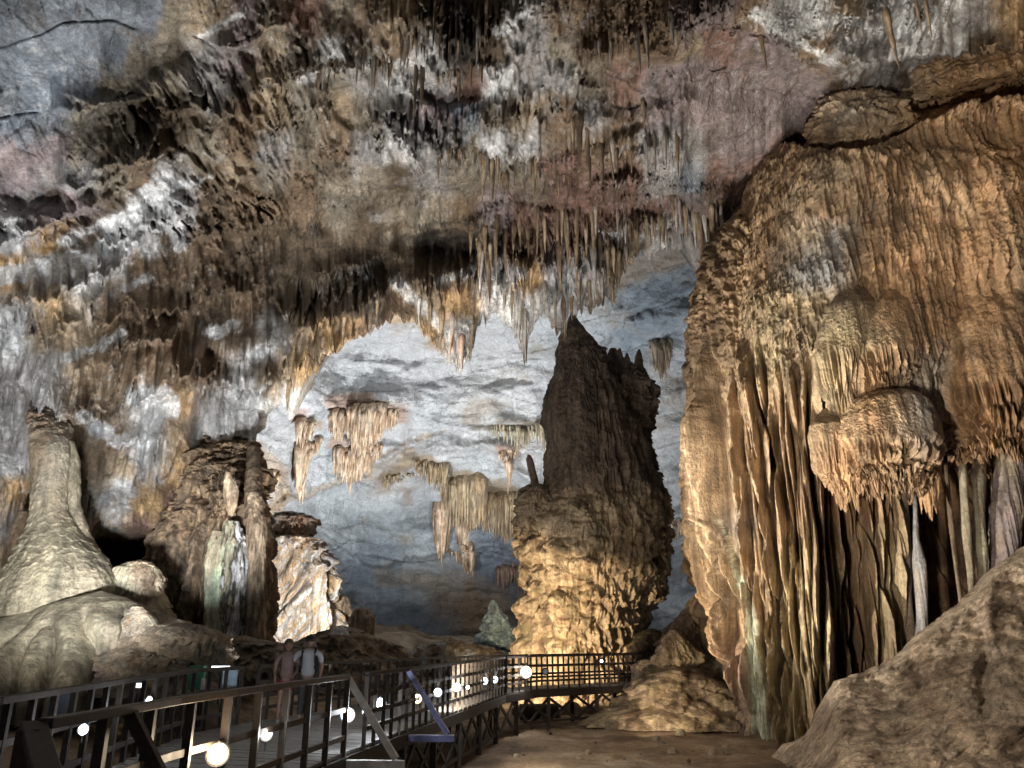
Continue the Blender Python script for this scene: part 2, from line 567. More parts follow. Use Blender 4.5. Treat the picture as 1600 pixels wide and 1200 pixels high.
# swells (+) and hollows (-): px, py, rx, ry, metres
BUMPS = [(700, 385, 60, 26, -2.6), (480, 450, 60, 45, -1.6), (200, 858, 62, 24, -4.0), (300, 790, 45, 40, -1.0), (190, 150, 40, 30, -.7),
         (150, 230, 60, 40, .7), (60, 60, 90, 50, .6), (380, 170, 50, 70, .9), (620, 250, 50, 90, .9), (770, 200, 60, 100, 1.0),
         (560, 300, 70, 60, .6), (330, 400, 60, 60, 1.0), (230, 570, 80, 55, 1.2), (88, 570, 36, 130, 2.6), (1100, 180, 90, 90, .8),
         (900, 260, 50, 120, .8), (1010, 330, 40, 16, -1.2), (720, 520, 28, 50, 1.2), (860, 470, 40, 40, .9), (560, 470, 60, 40, .8),
         (420, 590, 30, 60, 1.0), (330, 560, 26, 24, -1.2), (410, 560, 20, 16, -1.0), (260, 200, 22, 50, -.6), (1250, 170, 60, 50, -.5),
         (200, 800, 60, 40, 1.1), (640, 30, 60, 50, .8), (1180, 330, 40, 60, -1.0), (1280, 235, 60, 24, -1.6), (1500, 110, 120, 16, -1.2)]


SLABS = [(70, 60, 150, 110), (60, 190, 90, 60), (1130, 180, 110, 110), (960, 170, 60, 40), (1000, 130, 80, 40), (700, 150, 40, 20), (860, 300, 60, 30), (560, 160, 40, 30), (40, 270, 70, 60)]
CRACKS = [([(-40, 84), (20, 68), (60, 54), (100, 34), (180, 32), (215, 44)], 2.2), ([(-40, 190), (20, 180), (60, 176)], 1.6), ([(180, 155), (210, 148), (240, 150)], 1.5), ([(30, 232), (60, 244)], 1.2),
          ([(1170, 52), (1195, 56), (1212, 72)], 1.6), ([(1110, 112), (1135, 105)], 1.2), ([(960, 165), (985, 168), (1010, 160)], 1.5), ([(300, 55), (345, 78), (400, 55)], 1.8), ([(1000, 60), (1080, 40), (1130, 12)], 1.6)]
# bands of clean white calcite: polyline, half height
CALC = [([(-60, 440), (40, 425), (90, 412), (130, 408)], 17), ([(100, 378), (140, 362), (165, 345)], 8), ([(150, 400), (185, 350), (235, 330), (265, 312)], 16), ([(240, 278), (290, 290), (350, 270)], 7),
        ([(235, 300), (265, 340), (282, 385)], 16), ([(195, 452), (230, 432)], 7), ([(100, 560), (150, 545), (190, 520)], 9), ([(330, 520), (360, 510)], 12), ([(380, 570), (425, 540)], 12),
        ([(210, 625), (260, 615), (270, 640)], 15), ([(130, 650), (180, 690), (240, 690)], 12), ([(380, 20), (310, 60)], 5), ([(470, 125), (560, 100), (640, 100)], 7), ([(690, 440), (740, 420), (820, 430)], 9),
        ([(620, 440), (650, 470), (700, 520)], 10), ([(940, 370), (975, 365)], 8), ([(780, 50), (830, 20)], 12), ([(1180, 20), (1240, 60), (1300, 95)], 12), ([(1300, 30), (1400, 50), (1500, 30)], 12)]


def vault_grid(PX, PY):
    Y = bil(VX, VY, VT, PX, PY)
    P = at(PX, PY, Y)
    R = P / np.linalg.norm(P, axis=-1, keepdims=True)
    # coordinates that run down the rock face, also where it leans over the camera
    Q = np.stack([P[..., 0], 0.25 * P[..., 1], P[..., 2] - 0.75 * P[..., 1]], -1)
    wx_, wy_ = 22 * fbm(P, 3, 3, off=2), 22 * fbm(P, 3, 3, off=12)
    slab = 0
    for bx, by, ax, ay in SLABS:
        slab = np.maximum(slab, 1 - smooth(.75, 1.25, np.sqrt(((PX + wx_ - bx) / ax) ** 2 + ((PY + wy_ - by) / ay) ** 2)))
    keep = 1 - .82 * slab
    d = 1.7 * fbm(P, 9, 4, 0.55) + (.25 + .75 * keep) * 0.40 * fbm(P, 2.4, 4, 0.6, off=4)
    m1 = smooth(-0.12, 0.20, fbm(P, 8, 2, off=40))
    m2 = smooth(-0.05, 0.25, fbm(P, 6, 2, off=70))
    m1, m2 = m1 * keep, m2 * keep
    d += m1 * 1.15 * shingle(Q, 4.6, 0, 0.6) + m2 * 0.30 * shingle(Q, 1.9, 20, 0.3)
    d += (0.10 + 0.9 * m1) * keep * 0.95 * flutes(Q, 1.7, 8)
    d += (0.08 + 0.6 * m1) * keep * 0.50 * flutes(Q, 0.6, 10, 12)
    d += (0.3 + m2) * keep * 0.07 * flutes(Q, 0.22, 12, 31)
    d += 0.45 * billow(P, 1.8, 4, 1.0, 8) * (1 - m1) * (.2 + .8 * keep)
    crk = 0
    for pts, hw in CRACKS:
        xs, ys = zip(*pts)
        dist = np.abs(PY - np.interp(PX, xs, ys) - 7 * fbm(P, 1.2, 4, .6, off=33))
        crk = np.maximum(crk, np.exp(-(dist / hw) ** 2) * smooth(xs[0] - 6, xs[0] + 6, PX) * (1 - smooth(xs[-1] - 6, xs[-1] + 6, PX)))
    d -= .22 * crk
    px = PX
    for pts, A, Lf, fr in LEDGES:
        xs, ys = zip(*pts)
        ly = np.interp(px, xs, ys)
        wdt = smooth(xs[0] - 14, xs[0] + 14, px) * (1 - smooth(xs[-1] - 14, xs[-1] + 14, px))
        a_ = (px - 800) * 0.026
        jag = fr * (0.75 * (spikes(np.stack([a_, a_ * 0, a_ * 0], -1), 0.42, A * 9)) + 0.3 * noise(px / 4.1, A * 7, .5)) + 9 * noise(px / 31., A * 3, 1.5)
        s = ly + jag - PY
        d += A * wdt * np.where(s > 0, np.exp(-np.maximum(s, 0) / Lf), np.exp(np.minimum(s, 0) / 3.5)) * 1.6
        near = wdt * np.exp(-np.maximum(s, 0) / 40.) * (s > 0)
        d += near * 0.012 * fr * (flutes(Q, 0.36, 16, 3) - .4)
    for bx, by, ax, ay, A in BUMPS:
        d += A * np.exp(-((PX - bx) / ax) ** 2 - ((PY - by) / ay) ** 2)
    P2 = P - R * d[..., None]
    Q2 = np.stack([P2[..., 0], 0.25 * P2[..., 1], P2[..., 2] - 0.75 * P2[..., 1]], -1)
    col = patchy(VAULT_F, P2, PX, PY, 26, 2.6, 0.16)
    # drip streaks drag colours downwards
    st = fbm(Q2, 0.55, 4, .6, 10, off=77)
    col2 = sample(VAULT_F, PX + 20 * fbm(Q2, 1.5, 3, off=5), PY - 90 * st - 20, .3)
    k = smooth(-0.1, 0.15, fbm(P2, 1.8, 4, off=90))[..., None]
    col = col * (1 - 0.7 * k) + col2 * 0.7 * k
    v = np.abs(fbm(P2, 2.2, 5, 0.6, off=60))
    vein = (smooth(0.030, 0.0, v) * smooth(0, .2, fbm(P2, 5, 2, off=61)))[..., None] * 0.5
    col = col * (1 - vein) + np.array(PAL['w']) * 0.9 * vein
    k = (smooth(0.22, 0.42, fbm(P2, 1.1, 5, .65, off=93)))[..., None] * .35
    col = col * (1 - k) + np.array(PAL['w']) * 0.9 * k
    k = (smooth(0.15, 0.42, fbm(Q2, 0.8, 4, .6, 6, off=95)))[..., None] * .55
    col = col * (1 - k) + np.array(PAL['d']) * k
    for pts, hw in CALC:
        p_ = np.array(pts, float)
        dd = 1e9
        for a_, b_ in zip(p_, p_[1:]):
            ab = b_ - a_
            t_ = np.clip(((PX - a_[0]) * ab[0] + (PY - a_[1]) * ab[1]) / (ab @ ab), 0, 1)
            dd = np.minimum(dd, np.hypot(PX - a_[0] - t_ * ab[0], PY - a_[1] - t_ * ab[1]))
        rag = 14 * fbm(P2, 1.6, 4, .6, off=17) + 6 * spikes(Q2, .3, 4)
        k = smooth(hw + 3, hw - 3, dd + rag)[..., None] * .85
        col = col * (1 - k) + np.array((.66, .67, .68)) * k
    return P2, col * (1 + 0.2 * fbm(P2, 3.5, 3, off=15))[..., None]


def vault():
    root = None
    # left wall down to the ground
    px = frame_axis(-500, -60, 418, 420, 2.1, 16)[:-1]
    py = np.concatenate([np.arange(-560, -30, 18), np.arange(-30, 1090, 2.1)])
    PX, PY = np.meshgrid(px, py)
    edge = 398 + 12 * noise(py / 40., .5, .2) + 5 * noise(py / 9., .5, .2)
    edge = np.where(py > 640, edge, 418)
    PX = PX + (edge[:, None] - 418) * smooth(330, 418, PX)
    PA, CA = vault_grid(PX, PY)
    ext = []
    for dx, dy in ((-.1, .6), (-.6, 2.0), (-2, 6)):
        ext.append(PA[:, -1] + np.array([dx, dy, 0]) * smooth(630, 650, py)[:, None])
    PA = np.concatenate([PA, np.stack(ext, 1)], 1)
    CA = np.concatenate([CA, np.repeat(CA[:, -1:], 3, 1)], 1)
    # ceiling down to the rim of the arch
    px = frame_axis(414, 414, 1640, 2100, 2.1, 16)
    tv = np.concatenate([np.linspace(-0.62, -0.04, 22)[:-1], np.linspace(-0.04, 1.0, 300)])
    rx, ry = zip(*RIM)
    rim = np.interp(px, rx, ry)
    a_ = px * 0.03
    rim = rim + smooth(430, 460, px) * (22 * spikes(np.stack([a_, a_ * 0, a_ * 0], -1), 0.22, 5) + 5 * noise(px / 5.3, 0.3, 0.7))
    PX = np.repeat(px[None, :], len(tv), 0)
    PY = np.where(tv[:, None] < 0, tv[:, None] * 900, tv[:, None] * rim[None, :])
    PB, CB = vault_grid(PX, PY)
    lip = [PB[-1] + np.array([0, dy, dz]) for dy, dz in ((0.5, 0.15), (1.3, 0.9), (3.0, 2.6), (7.0, 6.0))]
    PBx = np.concatenate([PB, np.stack(lip)], 0)
    CBx = np.concatenate([CB, np.repeat(CB[-1:], 4, 0)], 0)
    qa = grid_quads(*PA.shape[:2])[:, ::-1]
    qb = grid_quads(*PBx.shape[:2])[:, ::-1] + PA.shape[0] * PA.shape[1]
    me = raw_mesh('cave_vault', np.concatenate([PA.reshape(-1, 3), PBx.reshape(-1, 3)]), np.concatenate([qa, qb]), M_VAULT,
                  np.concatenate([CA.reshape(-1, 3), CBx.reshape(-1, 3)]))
    tag(link('cave_vault', me), 'huge brown and grey limestone vault hung with calcite over the whole chamber', 'cave ceiling', kind='structure')
    return px, PB, PY


vpx, VP, VPY = vault()


# ------------------------------------------------------------------ far chamber
FAR_F = letter_field([  # white upper cells, slate lower cells: bright and dim light painted in
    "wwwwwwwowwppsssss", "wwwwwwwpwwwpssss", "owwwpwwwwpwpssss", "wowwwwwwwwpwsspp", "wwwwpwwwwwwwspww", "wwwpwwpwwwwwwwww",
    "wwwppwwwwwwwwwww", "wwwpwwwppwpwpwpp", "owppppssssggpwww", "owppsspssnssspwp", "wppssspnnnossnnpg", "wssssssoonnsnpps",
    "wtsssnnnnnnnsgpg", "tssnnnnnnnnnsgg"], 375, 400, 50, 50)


def far_wall():
    px = frame_axis(120, 380, 1130, 1420, 2.4, 16)
    py = np.concatenate([np.arange(200, 350, 14), np.arange(350, 1062, 2.4), np.arange(1062, 1120, 12)])
    PX, PY = np.meshgrid(px, py)
    Y = bil([100, 380, 600, 850, 1100, 1420], [200, 350, 450, 600, 700, 800, 900, 1100],
            [[34, 40, 42, 44, 42, 38], [36, 46, 50, 52, 47, 40], [40, 50, 58, 60, 52, 44], [46, 56, 70, 70, 60, 50],
             [50, 62, 78, 76, 64, 52], [52, 66, 84, 82, 66, 54], [52, 66, 86, 84, 66, 54], [52, 64, 84, 82, 66, 54]], PX, PY)
    P = at(PX, PY, Y)
    R = P / np.linalg.norm(P, axis=-1, keepdims=True)
    d = 3.2 * fbm(P, 24, 3, .5) + 2.8 * billow(P, 13, 4, .45, 3) + 0.9 * billow(P, 4, 3, .4, 13) + 0.8 * fbm(P, 6, 5, .58, 0.55) + 0.6 * (noise(P[..., 0] / 30, P[..., 1] / 30, P[..., 2] / 1.6 + fbm(P, 12, 3) * 1.2))
    # long bedding steps
    for pts, A, Lf, fr in [
        ([(470, 640), (560, 650), (640, 640), (740, 668), (860, 655)], 1.4, 60, 2), ([(420, 790), (500, 770), (560, 735), (640, 700), (760, 700), (860, 770)], 1.8, 40, 5),
        ([(600, 640), (700, 635), (850, 600)], 0.5, 30, 2), ([(520, 560), (640, 575), (800, 560), (880, 540)], 0.5, 40, 2),
        ([(760, 545), (800, 552), (880, 530)], 0.7, 24, 1), ([(500, 830), (580, 885), (700, 860), (800, 880)], 1.6, 40, 6), ([(930, 520), (1000, 505), (1080, 490)], 1.2, 40, 4),
        ([(1000, 640), (1080, 610)], 1.0, 40, 6), ([(1020, 760), (1080, 740)], 1.2, 40, 10),
        ([(1030, 850), (1090, 840)], 1., 20, 4), ([(1030, 880), (1090, 872)], 1., 20, 4)]:
        xs, ys = zip(*pts)
        ly = np.interp(px, xs, ys) + 7 * noise(px / 40., .5, A)
        wdt = smooth(xs[0] - 30, xs[0] + 30, px) * (1 - smooth(xs[-1] - 30, xs[-1] + 30, px))
        s = (ly + fr * noise(px / 6., A, .5))[None, :] - PY
        d += 1.5 * A * wdt[None, :] * np.where(s > 0, np.exp(-np.maximum(s, 0) / Lf), np.exp(np.minimum(s, 0) / 3))
    for x, y, ax, ay, A in ((570, 634, 60, 15, 1.6), (478, 656, 20, 11, 1.2), (810, 661, 50, 8, 1.5), (792, 701, 18, 9, 1.), (640, 728, 50, 14, 1.5), (755, 760, 72, 16, 1.7), (695, 782, 22, 12, 1.2), (555, 700, 34, 10, 1.0)):
        d += A * np.exp(-((PX - x + 9 * fbm(P, 2.5, 3)) / ax) ** 2 - (np.maximum(PY - y, 0) / (ay * .35)) ** 2 - (np.minimum(PY - y, 0) / ay / 1.6) ** 2)
    P2 = P - R * d[..., None]
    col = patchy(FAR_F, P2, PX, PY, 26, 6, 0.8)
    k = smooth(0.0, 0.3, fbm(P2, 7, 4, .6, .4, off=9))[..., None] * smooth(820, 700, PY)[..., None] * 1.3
    col = col * (1 - .45 * k) + np.array(PAL['w']) * .45 * k  # upper wall whitened further, its stronger light put into the colour
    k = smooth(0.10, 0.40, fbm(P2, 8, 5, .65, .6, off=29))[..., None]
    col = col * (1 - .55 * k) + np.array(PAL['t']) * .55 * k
    for pts, hw, cc, amp in (
        ([(420, 790), (500, 765), (560, 735), (640, 690), (700, 672)], 5, 't', .7), ([(600, 745), (650, 722), (700, 735), (760, 765), (870, 800)], 9, 't', .8),
        ([(522, 634), (580, 622), (624, 646)], 13, 'q', .9), ([(464, 652), (496, 660)], 9, 'q', .8), ([(770, 662), (850, 656)], 5, 'y', .9), ([(780, 700), (804, 702)], 8, 'q', .9), ([(604, 742), (650, 718), (700, 736)], 10, 't', .9), ([(690, 742), (760, 762), (824, 770)], 12, 't', .9), ([(524, 695), (584, 700)], 8, 'q', .8),
        ([(500, 560), (540, 515), (600, 490), (640, 492)], 9, 'o', .7), ([(640, 490), (680, 540), (720, 572)], 8, 'o', .7), ([(740, 668), (800, 664), (860, 655)], 3, 'y', .8),
        ([(600, 900), (660, 905), (690, 915)], 16, 't', .5), ([(690, 940), (760, 960)], 14, 'r', .4), ([(1020, 570), (1060, 600), (1080, 700)], 8, 't', .5),
        ([(400, 700), (440, 740), (430, 800)], 12, 'o', .6), ([(460, 580), (480, 600), (470, 560)], 9, 'o', .6), ([(640, 690), (620, 740), (640, 780)], 8, 't', .6), ([(850, 905), (820, 940)], 12, 'r', .4),
        ([(560, 745), (640, 705), (600, 760)], 10, 't', .5), ([(950, 440), (1010, 410), (1060, 400)], 20, 'o', .5)):
        p_ = np.array(pts, float)
        dd = 1e9
        for a_, b_ in zip(p_, p_[1:]):
            ab = b_ - a_
            t_ = np.clip(((PX - a_[0]) * ab[0] + (PY - a_[1]) * ab[1]) / (ab @ ab), 0, 1)
            dd = np.minimum(dd, np.hypot(PX - a_[0] - t_ * ab[0], PY - a_[1] - t_ * ab[1]))
        k = smooth(hw * 1.5, hw * .3, dd + 22 * fbm(P2, 3.5, 4, .65, off=17))[..., None] * amp
        col = col * (1 - k) + np.array(PAL[cc]) * k
    crk = 0
    for pts, hw in (([(790, 548), (830, 553), (890, 533)], 1.3), ([(740, 580), (850, 560)], 1), ([(500, 625), (600, 632), (700, 662), (770, 668)], 1.2), ([(520, 560), (610, 565)], .9),
                    ([(530, 640), (560, 652), (640, 650)], 1), ([(640, 600), (760, 605), (850, 640)], .9), ([(920, 560), (1010, 540), (1060, 520)], 1.2), ([(900, 500), (990, 490), (1080, 460)], 1.2),
                    ([(500, 820), (520, 860), (545, 845)], 1.2), ([(560, 865), (640, 880), (760, 862)], 1.5), ([(1020, 700), (1080, 690)], 1.2), ([(1030, 650), (1075, 640)], 1.2), ([(480, 720), (560, 700)], 1)):
        xs, ys = zip(*pts)
        dist = np.abs(PY - np.interp(PX, xs, ys) - 9 * fbm(P2, 4, 4, .6, off=33))
        crk = np.maximum(crk, np.exp(-(dist / hw) ** 2) * smooth(xs[0] - 12, xs[0] + 12, PX) * (1 - smooth(xs[-1] - 12, xs[-1] + 12, PX)))
    col = col * (1 - .6 * crk)[..., None]
    lay = noise(P2[..., 0] / 22, P2[..., 1] / 22, P2[..., 2] / .9 + 1.6 * fbm(P2, 9, 4, .6)) 
    lay2 = noise(P2[..., 0] / 9, P2[..., 1] / 9, P2[..., 2] / .35 + 1.6 * fbm(P2, 6, 4, .6))
    hair = np.exp(-(lay / .045) ** 2) * smooth(0, .25, fbm(P2, 10, 2, off=8)) * .55
    col = col * (1 + .08 * lay2 + .07 * lay)[..., None] * (1 - hair)[..., None]
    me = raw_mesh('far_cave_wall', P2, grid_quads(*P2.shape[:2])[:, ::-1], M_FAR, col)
    global FARP
    FARP = (px, py, P2)
    tag(link('far_cave_wall', me), 'pale blue and white layered limestone wall of the lit far chamber', 'cave wall', kind='structure')


far_wall()


# ------------------------------------------------------------------ ground
def ground_h(x, y):
    P = np.stack([x, y, 0 * x], -1)
    h = GROUND + 0.16 * fbm(P, 3.5, 4) + 0.07 * fbm(P, 0.7, 4, .6) + 0.05 * billow(P, 0.35, 3)
    h = h + 1.0 * smooth(-7, -11, x) + 0.9 * smooth(-11, -18, x)
    h = h + smooth(44, 84, y) * 3.3 + 0.9 * smooth(38, 60, y) * fbm(P, 7, 4)
    h = h + 0.8 * smooth(6, 12, x) * smooth(30, 40, y)
    return h


def ground():
    xs = np.concatenate([np.arange(-60, -22, 1.0), np.arange(-22, 14, 0.085), np.arange(14, 60, 1.0)])
    ys = np.concatenate([np.arange(-6, 14, 0.5), np.arange(14, 44, 0.10), np.arange(44, 96, 0.6)])
    X, Y = np.meshgrid(xs, ys)
    Z = ground_h(X, Y)
    P = np.stack([X, Y, Z], -1)
    col = mixc(P, [(.15, .105, .068), (.26, .19, .125), (.36, .29, .21)], 2.2, 1)
    me = raw_mesh('cave_floor', P, grid_quads(*P.shape[:2]), M_MUD, col)
    tag(link('cave_floor', me), 'brown trodden earth floor of the cave', 'cave floor', kind='structure')


ground()


# ------------------------------------------------------------------ formations: free-standing bodies of flowstone
def formation(name, rows, Y, mat, cols, nv=160, nh=200, ratio=0.8, parent=None, rel=None, seed=0, s_col=1.2, zs=3.0, maxd=6.0, close_bottom=False, colf=None, sq=1.0, nfront=0.0):
    """closed body whose cross-sections follow rows of (height as seen, left, right[, distance offset])"""
    rows = [r if len(r) == 4 else (*r, 0) for r in rows]
    A = np.array(rows, float)
    py = np.linspace(A[0, 0], A[-1, 0], nv)
    # extra rows near the top close the cap
    xl, xr, oy = [np.interp(py, A[:, 0], A[:, i]) for i in (1, 2, 3)]
    k = max(1, nv // 60)
    ker = np.ones(2 * k + 1) / (2 * k + 1)

    def sm(a):
        return np.convolve(np.pad(a, k, 'edge'), ker, 'valid')
    xl, xr, oy = sm(xl), sm(xr), sm(oy)
    YY = Y + oy
    PL, PR = at(xl, py, YY), at(xr, py, YY)
    C = (PL + PR) / 2
    a = (PR[:, 0] - PL[:, 0]) / 2
    b = np.minimum(a * ratio, maxd)
    # cap
    caps = []
    for f in (0.02, 0.35, 0.62, 0.82, 0.94):
        caps.append((C[0] + np.array([0, 0, (1 - f) * min(0.25 * a[0], 0.35)]), a[0] * f, b[0] * f))
    if close_bottom:
        end = [(C[-1] + np.array([0, 0, -(1 - f) * 0.15 * a[-1]]), a[-1] * f, b[-1] * f) for f in (0.9, 0.7, 0.4, 0.02)]
    else:
        end = []
    Cs = np.array([c[0] for c in caps] + list(C) + [c[0] for c in end])
    As = np.array([c[1] for c in caps] + list(a) + [c[1] for c in end])
    Bs = np.array([c[2] for c in caps] + list(b) + [c[2] for c in end])
    t = np.linspace(0, 1, nh, endpoint=False)
    # more columns on the side facing the walkway
    ph = 2 * np.pi * t
    ph = ph - 0.55 * np.sin(ph)            # dense near 0 -> rotate so that 0 faces -Y
    cx, cy = np.sin(ph), -np.cos(ph)
    nx, ny = cx, cy
    if sq != 1.0:
        cx, cy = np.sign(cx) * np.abs(cx) ** sq, np.sign(cy) * np.abs(cy) ** sq
        nx, ny = np.sign(nx) * np.abs(nx) ** (2 - sq), np.sign(ny) * np.abs(ny) ** (2 - sq)
        nl = np.hypot(nx, ny)
        nx, ny = nx / nl, ny / nl
    P = np.stack([Cs[:, None, 0] + As[:, None] * cx, Cs[:, None, 1] + Bs[:, None] * cy, Cs[:, None, 2] + 0 * cx], -1)
    Nn = np.stack([np.broadcast_to(nx, P.shape[:2]), np.broadcast_to(ny, P.shape[:2]), np.zeros(P.shape[:2])], -1)
    rel = rel or {}
    S = P + seed * 11.3
    lim = np.clip(As / (0.001 + 1.2), 0, 1)[:, None]
    d = 0
    if 'big' in rel:
        A_, s_ = rel['big'][:2]
        d = d + A_ * fbm(S, s_, 4, .5, rel['big'][2] if len(rel['big']) > 2 else 1)
    if 'flute' in rel:
        A_, s_ = rel['flute'][:2]
        z_ = rel['flute'][2] if len(rel['flute']) > 2 else 14
        msk = 1
        if len(rel['flute']) > 3:
            msk = rel['flute'][3](*project(P))
        d = d + A_ * msk * (flutes(S, s_, z_) - .45)
    if 'shingle' in rel:
        for q in rel['shingle']:
            A_, p_, sp_ = q[:3]
            msk = q[3](*project(P)) if len(q) > 3 else 1
            d = d + A_ * msk * shingle(S, p_, seed, sp_)
    if 'bill' in rel:
        A_, s_ = rel['bill'][:2]
        d = d + A_ * (billow(S, s_, 3, rel['bill'][2] if len(rel['bill']) > 2 else 1) - .25)
    if 'fine' in rel:
        A_, s_ = rel['fine']
        d = d + A_ * fbm(S, s_, 3, .6)
    if 'feat' in rel:
        d = d + rel['feat'](P, *project(P))
    if nfront:
        Nn = Nn - np.array([0, nfront, 0]) * (Nn[..., 1:2] < 0.1)
        Nn = Nn / np.linalg.norm(Nn, axis=-1, keepdims=True)
    d = d * lim
    P = P + Nn * np.asarray(d)[..., None]
    if colf is not None:
        c = colf(P, *project(P))
    else:
        c = mixc(P + seed * 3.7, cols, s_col, zs)
        c = c * (1 + 0.25 * fbm(P, 0.5, 3, off=seed))[..., None]
    me = raw_mesh(name, P, grid_quads(*P.shape[:2], wrap=True)[:, ::-1], mat, c)
    return link(name, me, parent)


def thing(o, label, cat, group=None):
    return tag(o, label, cat, group)


# ---- right massif -------------------------------------------------------------
MAS_F = letter_field([
    "tttttttttttt", "tttttddtbbbb", "tttttttltccc", "tttttlltcccc", "tttbbdtbbbcc", "bbdbbybctccc", "ddtbybddctcc", "ddtbygdcccct", "ddtbggdcccct",
    "dbteeydcbccb", "ddteyeetcccb", "ddteteccwccb", "bdtttectwccb", "ttttttctwccc", "tttttcctcccc", "tttttcctccbt", "ttltttteckkt",
    "ttttettebkkt", "tttteebebbbt", "tttteebebbbt", "ttmeeebebbbt", "ttmeetbebbbt", "tbmeetbebbbt", "tbmteebbbbbb"], 1050, 25, 50, 50)


LIME_Y, LIME_X, LIME_W = [800, 850, 900, 940, 975, 1040, 1110, 1200], [1118, 1138, 1155, 1168, 1177, 1182, 1187, 1193], [1, 5, 7, 8, 10, 12, 13, 14]


def lime_q(px, py):
    x = np.interp(py, LIME_Y, LIME_X) + 4 * noise(py / 23., .3, .5)
    return np.abs(px - x) / np.interp(py, LIME_Y, LIME_W)


def mas_col(P, px, py):
    c = patchy(MAS_F, P, px, py, 26, 1.6, 0.5)
    k = smooth(0.0, 0.35, fbm(P, 0.55, 4, .6, 7, off=11))[..., None]
    c = c * (1 - .35 * k) + np.array(PAL['b']) * .35 * k
    k = smooth(0.08, 0.4, fbm(P, 0.7, 4, .6, 5, off=41))[..., None]
    c = c * (1 - .4 * k) + np.array((.46, .39, .29)) * .4 * k
    c = c * np.array([1.0, .93, .84])
    c = c * np.array([1.13, 1.08, 1.02]) * (1 + .28 * np.clip(nP(P, .22, .22, 5, 3), -.8, .6) + .25 * np.clip(nP(P, .8, .8, 12, 8), -.8, .6))[..., None]
    k = smooth(0.15, 0.4, fbm(P, 0.45, 4, .6, 9, off=51))[..., None]
    c = c * (1 - .3 * k) + np.array(PAL['c']) * .3 * k
    k = (smooth(1.15, .7, lime_q(px, py) + .5 * fbm(P, .4, 4, .6)) * smooth(800, 830, py))[..., None] * .85
    c = c * (1 - k) + mixc(P, LIMEC, .5, 6) * k
    return c


LIMEC = [(.62, .67, .52), (.70, .75, .62), (.48, .48, .38)]
mas = empty('flowstone_massif', V(1400, 1150, 24))
thing(mas, 'towering tan and brown flowstone massif with draped canopies at the right', 'flowstone')


_fr = random.Random(21)
FOLDS = [(_fr.uniform(1085, 1330), _fr.uniform(3, 8), _fr.uniform(560, 980), _fr.uniform(.25, .6), _fr.uniform(.05, .10), _fr.uniform(0, 9), _fr.random()) for _ in range(46)]


def thin_folds(px, py):
    """narrow hanging ribs and the gaps beside them"""
    d = 0
    for xc, w_, y0, A, sl, ph, g in FOLDS:
        xx = xc + (py - 800) * sl * (1.5 - (xc - 1085) / 260.) + 4 * np.sin(py / 45. + ph)
        k = smooth(y0 - 50, y0 + 40, py)
        q = (px - xx) / w_
        d = d + A * np.sqrt(np.clip(1 - q * q, 0, 1)) * k
        if g < .5:
            d = d - (.5 + A) * np.exp(-((q - 1.5) / .6) ** 2) * k
    return d


